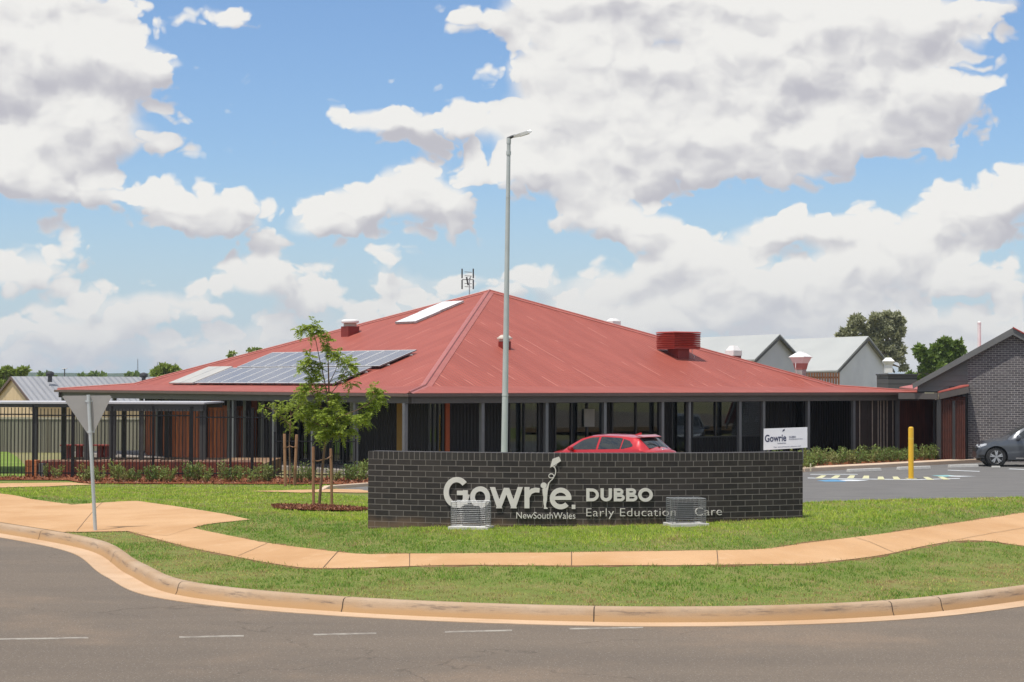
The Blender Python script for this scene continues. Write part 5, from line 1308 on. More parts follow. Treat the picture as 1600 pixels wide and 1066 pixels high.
for (y0,y1,den,wd,hh) in ((20.8,25,1900,.009,.040),(25,30,1500,.0095,.040),(30,36,950,.012,.042),(36,46,420,.016,.04),(46,59.4,240,.022,.042)):
    wmax=.285*y1+.6; n=int(den*(y1-y0)*wmax*2)
    x=rng.uniform(-wmax,wmax,n); y=rng.uniform(y0,y1,n); k=(np.abs(x)<.28*y+.5)
    if y0>=36: k&=(x<6)
    x=x[k];y=y[k]; s=sdist(x,y); k=(s>.09)&(~inpoly(x,y,PPOLY)|((y<37)&(edge_d(x,y,PPOLY)<.06)))&~inpoly(x,y,SPOLY)&~inpoly(x,y,MUL)&~inpoly(x,y,CPK)&~inpoly(x,y,F2)&~inpoly(x,y,F1)&~inpoly(x,y,BED1)
    wall_=(x>XL)&(x<XR)&(y>WY(x)-.0)&(y<WY(x)+.35); k&=~wall_
    x=x[k];y=y[k];s=s[k]; d=dryness(x,y,s)
    if y0<36: e_=edge_d(x,y,PPOLY); ins_=inpoly(x,y,PPOLY); d+=np.clip(.3-e_,0,.3)*2.2*(rng.random(len(x))<.75); kk=(~ins_&(rng.random(len(x))<.75+e_*3))|(ins_&(e_<.07*rng.random(len(x)))); x=x[kk];y=y[kk];s=s[kk];d=d[kk]
    n=len(x); z=terr(x,y)-.004
    cs=7.0 if y0<36 else 3.5; jx=x+.05*np.sin(y*9); jy=y+.05*np.sin(x*11); ti=np.floor(jx*cs).astype(np.int64)*7919+np.floor(jy*cs*.8).astype(np.int64)*104729
    tr_=((ti*1103515245+12345)&0x7fffffff)/0x7fffffff; tr2=((ti*22695477+1)&0x7fffffff)/0x7fffffff; tr2=(tr2*7919.13)%1.0
    tsz=.55+1.0*tr2; pat=tsz*(.8+.3*np.sin(x*5.3+3*np.sin(y*4.1))*np.sin(y*6.7+2*np.sin(x*3.3))); h=pat*hh*(.45+.9*rng.random(n))*(1-.35*np.clip(d,0,1)); az_=rng.random(n)*6.28; w_=wd*(.6+.8*rng.random(n))
    lean=h*(.2+.9*rng.random(n)); la=rng.random(n)*6.28
    c=np.stack([x,y,z],1); sd2=np.stack([np.cos(az_)*w_*.5,np.sin(az_)*w_*.5,0*z],1); tip=c+np.stack([np.cos(la)*lean,np.sin(la)*lean,h],1)
    GV.append(np.stack([c-sd2,c+sd2,tip],1)); up_=np.clip((s-3.6)/1.0,0,1)*.22; d=d*(.55+.9*tr_); GR.append(np.clip(.22*(tr_-.5)+np.where(rng.random(n)<d,rng.uniform(.62,1,n),rng.uniform(0.02,.26,n)+up_),0,1))
go_=quadmesh('grass',np.concatenate(GV),3,np.concatenate(GR),M_grass); tag(go_,'mown green lawn with dry straw patches beside the kerb and paths','grass',kind='stuff')
print('BLADES',sum(len(a) for a in GV))
# mulch chips
M_chip=leafmat('mulch_chip',(.10,.035,.018),(.34,.14,.07),None,.0)
def chips(poly,n,size,zoff):
    xs_=[p[0] for p in poly];ys_=[p[1] for p in poly]; x=rng.uniform(min(xs_),max(xs_),n);y=rng.uniform(min(ys_),max(ys_),n); k=inpoly(x,y,poly); x=x[k];y=y[k]
    p=np.stack([x,y,terr(x,y)+zoff],1); return leafquads(p,size,.45,up=.1)
Q=np.concatenate([chips(MUL,9000,.05,.045),chips(BED1,9000,.09,.04)])
tag(quadmesh('mulch_chips',Q,4,rng.random(len(Q)),M_chip),'red-brown bark chips on the mulched beds','mulch',kind='stuff')
# ------------------------------------------------------------------ play yard: fence, shelter, retaining wall
M_blk=pm('black_steel',(.010,.010,.012),(.014,.014,.016),3,.6,spec=.25)
def tubular(label,pa,pb_,Y,ztop,bottom_rail,posts,pitch=.115,zb=.06):
    xa=(pa-800)/3000*Y; xb=(pb_-800)/3000*Y; z0=tz((xa+xb)/2,Y)
    t=E('steel_fence',label,'fence',((xa+xb)/2,Y,z0),'black steel fence panels')
    mb=MB(); x=xa
    while x<xb: mb.box(x-.0115,x+.0115,Y-.0115,Y+.0115,z0+zb,z0+ztop); x+=pitch
    obj('pickets',mb,M_blk,t)
    for h in ((ztop-.22,) + ((.16,) if bottom_rail else (.14,))):
        mb=MB(); mb.box(xa,xb,Y-.022,Y+.022,z0+h-.02,z0+h+.02); obj('rail',mb,M_blk,t)
    for p,w in posts:
        xx=(p-800)/3000*Y; mb=MB(); mb.box(xx-w/2,xx+w/2,Y-w/2,Y+w/2,z0-.1,z0+ztop+.06); mb.box(xx-w/2-.01,xx+w/2+.01,Y-w/2-.01,Y+w/2+.01,z0+ztop+.061,z0+ztop+.085); obj('post',mb,M_blk,t)
tubular('black steel picket fence at the far left before the open lawn',-70,53,62.3,2.28,True,((-10,.06),(53,.06)))
tubular('black steel picket fence in front of the rusty raised garden edge',59,300,62.32,2.25,True,((115,.1),(176,.06),(240,.06),(300,.1)))
tubular('black steel picket fence in front of the cedar screens',306,424,62.3,2.2,True,((361,.07),(395,.09),(424,.07)))
tubular('low dark picket fence behind the small staked tree',430,556,61.6,1.45,True,((430,.06),(492,.06),(556,.06)),.11)
# shelter with a thin pale roof
YS=65.4
t=E('yard_shelter','flat thin-roofed shade shelter with dark posts inside the fenced yard','shelter',((100-800)/3000*YS,YS,0))
xa=(-90-800)/3000*YS; xb=(322-800)/3000*YS
mb=MB(); mb.box(xa,xb,YS-.3,YS+4.2,2.37,2.43); obj('roof_sheet',mb,pm('pale_metal_sheet',(.50,.49,.50),(.44,.43,.45),1,.45),t)
xm=(168-800)/3000*YS
mb=MB(); mb.box(xm,xb-.05,YS-.25,YS-.15,2.13,2.365); mb.box(xa,xm-.004,YS-.25,YS-.17,2.25,2.365); mb.box(xa,xb-.05,YS+4,YS+4.1,2.2,2.365); obj('beam',mb,M_char,t)
for px,w in ((57,.14),(137,.16),(177,.20),(222,.14),(318,.2)):
    x=(px-800)/3000*YS; mb=MB(); mb.box(x-w/2,x+w/2,YS-.12,YS+.04,-.1,2.36); obj('post',mb,M_char,t)
for px in (101,195,262): 
    x=(px-800)/3000*(YS+4); mb=MB(); mb.box(x-.08,x+.08,YS+3.9,YS+4.04,-.1,2.2); obj('post',mb,M_char,t)
# rusty retaining edge with block coping + raised bed
YR=62.95; xa=(63-800)/3000*YR; xb=(412-800)/3000*YR
t=E('raised_garden_edge','rusty brown steel retaining edge topped with a row of pale blocks','retaining wall',((xa+xb)/2,YR,0))
mb=MB(); mb.box(xa,xb,YR,YR+.06,-.1,.50); 
obj('edge_plate',mb,M_corten,t)
mb=MB(); mb.box(xa,xb,YR+.062,YR+5,-.1,.45); obj('soil_fill',mb,groundmat('sandy_soil',[(.3,(.20,.12,.07,1)),(.5,(.28,.18,.11,1)),(.7,(.36,.24,.16,1))],1.2),t)
M_blk2=pm('pale_block',lin(196,160,140),lin(150,112,92),4,.85,bump=.3)
mb=MB(); x=xa+.05
while x<(386-800)/3000*YR:
    w_=random.uniform(.15,.21); mb.box(x,x+w_,YR+.10+random.uniform(-.02,.02),YR+.3,.452,.55+random.uniform(-.015,.02)); x+=w_+random.uniform(.03,.06)
obj('block_coping',mb,M_blk2,t)
q=Vector(((50-800)/3000*62.6,62.62,0)); t=E('sandstone_block_pier','orange sandstone block pier at the left end of the rusty edging','pier',q)
mb=MB()
for k in range(3): mb.box(q.x-.21+.01*(k%2),q.x+.21-.012*k,q.y-.0+.0,q.y+.4,-.05+.205*k,-.05+.205*(k+1)-.008)
obj('blocks',mb,pm('sandstone',lin(206,132,86),lin(180,104,62),4,.85,bump=.4),t,bevel=.01)
mb=MB(); mb.box(q.x+.24,q.x+.40,q.y,q.y+.3,-.05,.46); obj('side_stone',mb,pm('grey_stone',(.16,.15,.14),rough=.8),t)
# red play table
YT=77.; t=E('play_table','low wooden play table with four dark red drum legs in the yard','table',at(136,712,YT))
M_rw=pm('red_wood',lin(136,52,40),lin(110,42,34),4,.6); M_dr=pm('dark_red_drum',lin(112,26,26),lin(92,22,22),3,.5)
zt=at(0,694.5,YT).z; zb_=at(0,711,YT).z
xa=at(96,700,YT).x; xb=at(176,700,YT).x
mb=MB(); mb.box(xa,xb,YT-.3,YT+.5,zt-.05,zt); obj('top',mb,M_rw,t)
for px in (109,124.5,157,168.5): 
    mb=MB(); mb.lathe(Vector((at(px,700,YT).x,YT,zb_-.2)),[(.15,0),(.13,.3),(.15,zt-.051-zb_+.2)],14); obj('leg',mb,M_dr,t,smooth=True)
# pale metal boundary fence
M_cb=ribmat('fence_sheet',lin(142,138,122),lin(132,128,114),period=.19,amp=.025,rough=.6)
YF=92.; t=E('sheet_metal_fence','beige corrugated sheet-metal boundary fence at the back of the yard','fence',at(100,706,YF))
mb=MB(); x0=at(-160,650,YF).x
for k in range(18):
    a=x0+k*2.4
    if a>at(300,650,YF).x: break
    mb.add([(a+.03,YF,-.45),(a+2.37,YF,-.45),(a+2.37,YF,1.34),(a+.03,YF,1.34),(a+.03,YF+.04,-.45),(a+2.37,YF+.04,-.45),(a+2.37,YF+.04,1.34),(a+.03,YF+.04,1.34)],[(0,1,2,3),(5,4,7,6),(3,2,6,7),(1,5,6,2),(4,0,3,7)],0,[[(a,0),(a+2.34,0),(a+2.34,1.8),(a,1.8)]]*5)
obj('sheets',mb,M_cb,t)
mb=MB()
for k in range(18):
    a=x0+k*2.4; mb.box(a-.035,a+.035,YF-.02,YF+.06,-.45,1.42)
mb.box(x0+.04,x0+17*2.4,YF-.03,YF+.07,1.341,1.40) if False else None
obj('posts',mb,pm('fence_post',lin(150,142,122),rough=.5),t)
mb=MB(); mb.box(x0,x0+17*2.4,YF-.035,YF-.021,1.30,1.40); obj('top_rail',mb,pm('fence_rail',lin(176,168,148),rough=.5),t)
# bright sunlit yard lawn between fence and sheets
patch('yard_lawn',[(-34,62.6),(-15.2,62.6),(-16.5,66),(-24,91.5),(-44,91.5)],.02,groundmat('sunny_lawn',[(.3,(.14,.22,.035,1)),(.55,(.19,.27,.05,1)),(.75,(.26,.28,.09,1))],.6),cell=3)
# ------------------------------------------------------------------ cream shed with ribbed grey roof
def vz(z): return Vector((0,0,z))
M_shr=ribmat('shed_roof_sheet',(.30,.30,.31,1),(.25,.255,.265,1),period=.35,amp=.03,rough=.4)
M_cream=ribmat('cream_cladding',lin(218,194,156),lin(202,178,140),period=.25,amp=.02,rough=.6)
t=E('cream_shed','cream metal-clad shed with a ribbed grey gable roof beyond the yard fence','shed',at(100,680,112))
E0=at(52,630,110); PK=at(20.5,589.5,115); BK=PK+(PK-E0); BK.z=E0.z; rd=Vector((5,2.6,0)).normalized(); Lr=10.6
mb=MB(); g0=E0.copy(); g0.z=-.5; g1=BK.copy(); g1.z=-.5; k_=(g1-g0).length
ou=-rd*.0
mb.add([g0,E0,PK,BK,g1],[(0,1,2,3,4)],0,[[(0,0),(0,E0.z),(k_/2,PK.z),(k_,E0.z),(k_,0)]])
e2=g0+rd*Lr; mb.add([g0,e2,e2+vz(E0.z+.5),E0],[(0,1,2,3)],0,[[(0,0),(Lr,0),(Lr,2),(0,2)]])
g3=g1+rd*Lr; mb.add([g3,e2,e2+vz(E0.z+.5),PK+rd*Lr,BK+rd*Lr],[(0,1,2,3,4)],0,[[(0,0),(k_,0),(k_,2),(k_/2,3),(0,2)]])
mb.add([g1,g3,BK+rd*Lr,BK],[(3,2,1,0)],0,[[(0,2),(Lr,2),(Lr,0),(0,0)]])
obj('wall',mb,M_cream,t)
mb=MB(); f=(E0-PK).normalized(); a=PK-rd*.12+vz(.05); b_=E0+f*.3-rd*.12+vz(.05); Lh=(b_-a).length
for (A,B,sg) in ((a,b_,1),(PK-rd*.12+vz(.05),BK+(BK-PK).normalized()*.3-rd*.12+vz(.05),-1)):
    C1_=A+rd*(Lr+.24);D1_=B+rd*(Lr+.24); fs=[(0,1,2,3)] if sg>0 else [(3,2,1,0)]
    q4=[(0,Lh),(0,0),(Lr,0),(Lr,Lh)]
    mb.add([A,B,D1_,C1_],fs,0,[q4 if sg>0 else q4[::-1]]); mb.add([A-vz(.05),B-vz(.05),D1_-vz(.05),C1_-vz(.05)],[(3,2,1,0)] if sg>0 else [(0,1,2,3)],0,[q4]); 
rf=obj('roof',mb,M_shr,t)
mb=MB(); mb.bar(a-rd*.02-vz(.08),b_-rd*.02-vz(.08),.05,.16); B2_=BK+(BK-PK).normalized()*.3-rd*.14; mb.bar(a-rd*.02-vz(.08),B2_-vz(.03),.05,.16); obj('barge_board',mb,pm('brown_trim',(.10,.055,.04),rough=.5),t)
def turbine(px,pyb,Y,lab,sz):
    q=at(px,pyb,Y); t=E('turbine_vent',lab,'roof ventilator',q,'dark spinning roof ventilators'); mb=MB(); mb.lathe(q-vz(.2),[(sz*.55,0),(sz*.5,.2+sz*.6)],14); obj('neck',mb,M_dmet,t,smooth=True)
    mb=MB(); n=18; mb.lathe(q+vz(sz*.55),[(sz*.55,0),(sz*.9,sz*.25),(sz*1.0,sz*.6),(sz*.85,sz*1.0),(sz*.4,sz*1.25),(.02,sz*1.3)],n); 
    for k in range(n):
        a=2*math.pi*k/n; c=Vector((math.cos(a),math.sin(a),0)); mb.bar(q+vz(sz*.7)+c*sz*.93,q+vz(sz*1.5)+c*sz*.93,.015,.04)
    obj('rotor',mb,M_dmet,t,smooth=False)
turbine(78,592,114,'dark turbine ventilator on the ridge near the left end of the cream shed',.25)
turbine(224.5,594,117,'dark turbine ventilator just left of the red roof edge',.25)
mb=MB(); q=at(101,592,160); mb.tube([q-vz(3),at(101,576,160)],.05,6); mb.tube([at(97,576.5,160),at(105,576,160)],.04,5); tag(obj('roof_aerial',mb,M_dmet,origin=q),'small aerial standing on a rooftop beyond the cream shed','aerial')
# radio masts on the hills
for px,pt,pb in ((215,561,582),(246,566,580)):
    q=at(px,pb,1700); mb=MB(); h=at(px,pt,1700).z-q.z+6; b0_=q-vz(6)
    for a in range(3): 
        d_=Vector((math.cos(a*2.1),math.sin(a*2.1),0))*.5; mb.tube([b0_+d_*2,b0_+d_*.3+vz(h)],.16,4)
    for k in range(8): 
        z=h*k/8
        for a in range(3): 
            d1_=Vector((math.cos(a*2.1),math.sin(a*2.1),0));d2_=Vector((math.cos(a*2.1+2.1),math.sin(a*2.1+2.1),0)); s_=1-.85*k/8
            mb.tube([b0_+d1_*s_+vz(z),b0_+d2_*s_*.9+vz(z+h/8)],.08,3)
    tag(obj('radio_mast',mb,M_metal,origin=q),('taller' if pt<565 else 'shorter')+' thin radio mast on the distant hills','mast')
# ------------------------------------------------------------------ grey gabled houses behind on the right
M_hroof=pm('pale_green_metal',(.42,.43,.41),(.38,.39,.375),.6,.4); M_hw=pm('blue_grey_render',(.66,.68,.74),(.54,.56,.62),.45,.8); M_hw2=pm('grey_render',(.56,.57,.61),(.50,.51,.55),.5,.8)
M_barge=pm('dark_barge',(.055,.055,.06),rough=.5)
def gable_house(name,label,Y,pk,lf,rt,base_y,far_px,far_y,mr,mw,ov=.25):
    # pk: gable peak, lf/rt: gable eaves (photo points, given depths), roof runs to far_px at the left
    PKp=at(*pk); Lp=at(*lf); Rp=at(*rt); t=E(name,label,'house',(PKp.x,PKp.y,-.5))
    F_=at(*far_px); rdv=F_-PKp
    mb=MB(); l0=Lp.copy();l0.z=-.6;r0=Rp.copy();r0.z=-.6
    mb.add([l0,r0,Rp,PKp,Lp],[(0,1,2,3,4)]); mb.add([l0,Lp,Lp+rdv,l0+rdv],[(0,1,2,3)]); mb.add([r0,r0+rdv,Rp+rdv,Rp],[(0,1,2,3)]); mb.add([l0+rdv,r0+rdv,Rp+rdv,PKp+rdv,Lp+rdv],[(4,3,2,1,0)])
    obj('wall',mb,mw,t)
    dn=-rdv.normalized()*ov; mb=MB()
    for E_ in (Lp,Rp):
        f=(E_-PKp).normalized()*.35; A=PKp+dn+vz(.06);B=E_+f+dn+vz(.06); C_=B+rdv-dn;D=A+rdv-dn
        mb.prism([A,B,C_,D],(0,0,.07))
    obj('roof',mb,mr,t)
    mb=MB()
    for E_ in (Lp,Rp):
        f=(E_-PKp).normalized()*.36; mb.bar(PKp+dn*1.08-vz(.06),E_+f+dn*1.08-vz(.03),.04,.13)
    obj('barge_board',mb,M_barge,t)
    return t
gable_house('grey_house','grey gabled house with a pale metal roof showing behind the red roof',118,(1213,526,104),(1178,561,102),(1243,559,106),0,(1092,531,108),0,M_hroof,M_hw2)
gable_house('grey_house','blue-grey rendered gabled house with a pale greenish roof left of the gum tree',112,(1351,529,112),(1306,578,109),(1388,577,115),0,(1226,533.5,115),0,M_hroof,M_hw)
h=bpy.data.objects
q=at(1388,573,107); t=E('white_roof_vent','white boxy cowl vent at the right edge of the blue-grey house','roof vent',q); mb=MB(); boxat(mb,q,Vector((1,0,0)),Vector((0,1,0)),.4,.4,-.35,.1); boxat(mb,q,Vector((1,0,0)),Vector((0,1,0)),.42,.42,.101,.3,0,.62,.62); boxat(mb,q,Vector((1,0,0)),Vector((0,1,0)),.6,.6,.301,.5,0,.25,.25); obj('cowl',mb,M_white,t)
# brown picket strip under the pale roof and dark lap-board shed
a=at(1242,600,100);b_=at(1312,600,100); t=E('brown_slat_fence','brown slatted fence strip under the pale greenish roof','fence',(a.x,100,0)); mb=MB(); x=a.x; zt=at(0,579,100).z
while x<b_.x: mb.box(x,x+.09,100,100.04,.2,zt); x+=.14
mb.box(a.x,b_.x,100.05,100.09,.4,.5); mb.box(a.x,b_.x,100.05,100.09,zt-.3,zt-.2); obj('slats',mb,pm('brown_slat',lin(140,92,58),lin(112,72,46),4,.7),t)
M_lap,nt,b=newmat('dark_lap_boards'); setb(b,.6,0,.3); uv=uvnode(nt); sp_=nt.n('ShaderNodeSeparateXYZ'); nt.l.new(uv,sp_.inputs[0]); fr_=nt.math('FRACT',nt.math('DIVIDE',sp_.outputs[1],.24)); nt.l.new(nt.mix(nt.math('LESS_THAN',fr_,.12),lin(84,84,84),lin(36,36,36)),b.inputs['Base Color'])
YQ=95.; a=at(1388,607,YQ);b_=at(1433,607,YQ); zt=at(0,583,YQ).z
t=E('dark_board_shed','dark grey lap-board shed wall between the grey house and the green tree','shed',(a.x,YQ,0)); mb=MB()
mb.add([(a.x,YQ,-.3),(b_.x,YQ,-.3),(b_.x,YQ,zt),(a.x,YQ,zt),(a.x,YQ+3,-.3),(b_.x,YQ+3,-.3),(b_.x,YQ+3,zt),(a.x,YQ+3,zt)],[(0,1,2,3),(1,5,6,2),(4,0,3,7),(5,4,7,6),(3,2,6,7)],0,[[(0,0),(1.5,0),(1.5,zt),(0,zt)],[(0,0),(3,0),(3,zt),(0,zt)],[(0,0),(3,0),(3,zt),(0,zt)],[(0,0),(3,0),(3,zt),(0,zt)],[(0,.1),(1,.1),(1,.1),(0,.1)]])
obj('wall',mb,M_lap,t); mb=MB(); mb.box(a.x-.05,b_.x+.05,YQ-.06,YQ+3.05,zt+.002,zt+.08); obj('capping',mb,M_barge,t)
# ------------------------------------------------------------------ brick gable building on the right
YG=76.0
M_gb=brickmat('brown_brick',lin(72,68,70),lin(94,90,92),lin(176,172,168),bw=.24,rh=.086,ms=.014)
M_grey=pm('grey_cladding',lin(104,104,102),lin(94,94,94),1,.6); M_barg=pm('barge_grey',lin(110,110,108),lin(98,98,97),1,.5)
gb=E('brick_gable_building','brown brick building end with a grey gable rising past the right edge','building',((1583-800)/3000*YG,YG,0))
def gp(px,py,d=0): return at(px,py,YG+d)
pk=gp(1583,518);le=gp(1430,603); W0=gp(1514,600).x
slope=(pk.z-le.z)/(pk.x-le.x); x1=pk.x+7.5
def zg(x): return pk.z-abs(x-pk.x)*slope
mb=MB(); xsx=[W0,pk.x,x1]
poly=[(W0,-.1),(x1,-.1),(x1,zg(x1)-.1),(pk.x,pk.z-.1),(W0,zg(W0)-.1)]
mb.add([(x,YG,z) for x,z in poly]+[(x,YG+9,z) for x,z in poly],[(0,1,2,3,4),(9,8,7,6,5),(5,0,4,9),(1,6,7,2)],0,[[(x-W0,z+.1) for x,z in poly],[(x,z) for x,z in poly[::-1]],[(9,0),(0,0),(0,3),(9,3)],[(0,0),(9,0),(9,3),(0,3)]])
obj('brick_wall',mb,M_gb,gb)
mb=MB(); zbt=gp(1430,604).z-.1; rows=6; 
xl=le.x+.15; z=zbt
zs=np.linspace(zbt-.1,zg(W0)-.14,rows+1)
for i in range(rows):
    za,zb2=zs[i],zs[i+1]-.012; xa_=max(xl,pk.x-(pk.z-.12-zb2)/slope) ; xb_=max(xl,pk.x-(pk.z-.12-za)/slope)
    if W0-xa_<.05: continue
    mb.add([(xb_ if i else xl,YG+.02,za),(W0-.003,YG+.02,za),(W0-.003,YG+.045,zb2),(xa_,YG+.045,zb2)],[(0,1,2,3)])
    mb.add([(xa_,YG+.045,zb2),(W0-.003,YG+.045,zb2),(W0-.003,YG+.045,zb2+.012),(xa_,YG+.045,zb2+.012)],[(0,1,2,3)])
obj('lap_cladding',mb,M_grey,gb)
mb=MB(); mb.add([(xl,YG+.06,zbt-.15),(W0-.005,YG+.06,zbt-.15),(W0-.005,YG+.06,zg(W0)-.05),(xl,YG+.06,zg(xl)-.05)],[(0,1,2,3)]); mb.add([(xl,YG+.06,zbt-.15),(xl,YG+9,zbt-.15),(xl,YG+9,zg(xl)-.05),(xl,YG+.06,zg(xl)-.05)],[(0,3,2,1)]); obj('backing_wall',mb,M_char,gb)
mb=MB()
mb.prism([(le.x,YG-.28,le.z-.12),(pk.x,YG-.28,pk.z-.14),(pk.x,YG-.28,pk.z+.14),(le.x-.02,YG-.28,le.z+.08)],(0,.06,0)); mb.prism([(pk.x+.002,YG-.28,pk.z-.14),(x1,YG-.28,zg(x1)-.14),(x1,YG-.28,zg(x1)+.14),(pk.x+.002,YG-.28,pk.z+.14)],(0,.06,0))
obj('barge_board',mb,M_barg,gb)
mb=MB()
for (xa_,xb_) in ((le.x-.05,pk.x),(pk.x,x1)):
    o_=.05 if xa_<pk.x-1 else .13; za=zg(xa_)+o_;zb2=zg(xb_)+o_; yo_=.2 if xa_<pk.x-1 else .35; mb.prism([(xa_,YG-yo_,za),(xb_,YG-yo_,zb2),(xb_,YG-yo_,zb2+.05),(xa_,YG-yo_,za+.05)],(0,9.2,0))
obj('roof',mb,pm('red_roof_paint',lin(172,66,56),lin(158,58,50),2,.4),gb)
q=at(1530,560,82); mb=MB(); mb.tube([at(1530,570,82),at(1530,506,82)],.075,12); mb.lathe(at(1530,506,82),[(.085,0),(.085,.06),(.03,.1)],12); tag(obj('vent_pipe',mb,M_white,origin=q,smooth=True),'white vertical vent pipe rising behind the grey gable slope','vent pipe')
gb.rotation_euler=(0,0,-R(17))
# link canopy between the main roof and the brick building
lk=E('link_canopy','low red-roofed link canopy with dark red batten walls joining the brick building','canopy',RO-U*.0+vz(0))
cF=on_plane(1466,615,CO,U); cF=at(1467.5,613.8,78.0); cR=at(1514.5,602.5,YG-.02); cL=at(1412,607.2,82.5); cRL=at(1440,600,84)
R1=at(1467.5,613.8,76.6); R2=at(1514,603.5,75.7); R3=at(1514,600.2,82); R4=at(1438,600.6,86); R5=at(1405,606.8,84)
mb=MB(); mb.prism([R1,R2,R3,R4,R5],(0,0,.05)); obj('roof',mb,pm('link_roof_red',lin(176,92,82),lin(164,84,74),2,.45),lk)
mb=MB(); mb.bar(R1-vz(.14)+Vector((-.0,-.03,0)),R2-vz(.14)+Vector((0,-.03,0)),.05,.24); e1=on_plane(1404,616,CO+U*-.3,U); mb.bar(R1-vz(.14)-Vector((.06,0,0)),Vector((e1.x,e1.y,R1.z-.14)),.05,.24); obj('fascia',mb,M_fasc,lk)
a=Vector((R1.x+.05,R1.y+.3,0)); b_=Vector((R2.x-.1,R2.y+.3,0)); mb=MB(); uvwall(mb,a,b_,.05,2.62,thick=.05); obj('batten_wall',mb,woodmat('shade_toned_battens',lin(84,44,36),lin(68,36,30),lin(50,28,24),.14),lk)  # board colour darkened to stand for shade under the link roof
mb=MB()
for k in range(15):
    p=a.lerp(b_,(k+.5)/15); mb.box(p.x-.022,p.x+.022,p.y-.075,p.y-.02,.06,2.5)
obj('battens',mb,pm('batten_red',lin(92,50,38),lin(72,40,32),5,.6),lk)
for px in (1494,): 
    p=a.lerp(b_,.55)-Vector((0,.12,0)); mb=MB(); mb.box(p.x-.05,p.x+.05,p.y-.05,p.y+.05,0,2.45); obj('post',mb,M_char,lk)
mb=MB(); p=Vector((R1.x,R1.y+.12,0)); mb.box(p.x-.08,p.x+.08,p.y-.08,p.y+.08,0,2.5); obj('post',mb,M_char,lk)
mb=MB(); a2=Vector((R2.x-.12,R2.y+.5,0)); b2_=Vector((W0+.5,77.2,0)); mb.prism([a2,b2_,b2_+Vector((.3,.6,0)),a2+Vector((-.6,.8,0))],(0,0,3.0)); obj('return_wall',mb,M_char,lk)
q=at(1266.5,733,66.4); q.z=.1; mb=MB(); mb.box(q.x-.02,q.x+.02,q.y-.02,q.y+.02,.1,.36); tag(obj('marker_stake',mb,pm('cream_stake',(.66,.6,.4),rough=.6),origin=q),'small pale yellow marker stake at the end of the right shrub bed','stake')
# red hose coil reading on the batten wall
mb=MB(); c=RX(1408,.75); mb.tube([c+V*(.0+.18*math.cos(t_)*1)+vz(.98+.1*math.sin(t_)) for t_ in [k*.5 for k in range(14)]]+[c+V*.9+vz(.85)],.018,6); tag(obj('garden_hose',mb,pm('red_hose',lin(190,40,24),rough=.5),origin=c),'short red hose hanging on the dark red batten wall','hose')
# ------------------------------------------------------------------ cars
def interp(x,pts):
    xs_=[p[0] for p in pts]; ys_=[p[1] for p in pts]
    # smooth (cosine-free) pchip-like interpolation through numpy linear + light smoothing
    return float(np.interp(x,xs_,ys_))
def smoothf(pts,n=400,k=9):
    xs_=np.linspace(pts[0][0],pts[-1][0],n); y=np.interp(xs_,[p[0] for p in pts],[p[1] for p in pts]); yp=np.pad(y,k,mode='edge')
    for _ in range(2): yp=np.convolve(yp,np.ones(5)/5,'same')
    y2=yp[k:-k]; y2[0]=y[0];y2[-1]=y[-1]
    return lambda x: float(np.interp(x,xs_,y2))
M_tyre=pm('tyre_rubber',(.018,.018,.018),(.026,.026,.026),20,.8); M_rim=pm('alloy',(.62,.62,.63),(.5,.5,.52),8,.3,metal=.7); M_blkp=pm('black_plastic',(.02,.02,.021),rough=.55)
M_cgl=glassmat('car_glass',thru=.28); M_cin=pm('cabin_dark',(.03,.03,.032),rough=.8); M_rl=pm('red_lens',(.35,.01,.012),rough=.12); M_hl=pm('clear_lens',(.55,.57,.6),rough=.08); M_chr=pm('chrome',(.75,.75,.76),rough=.15,metal=.9)
def paint(name,c,fl):
    m,nt,b=newmat(name); setb(b,.28,.25,.5,1.0); b.inputs['Coat Roughness'].default_value=.04
    nt.l.new(nt.mix(nt.sstep(nt.noise(nt.n('ShaderNodeTexCoord').outputs['Object'],1.5,4),.3,.7),c,fl),b.inputs['Base Color']); return m
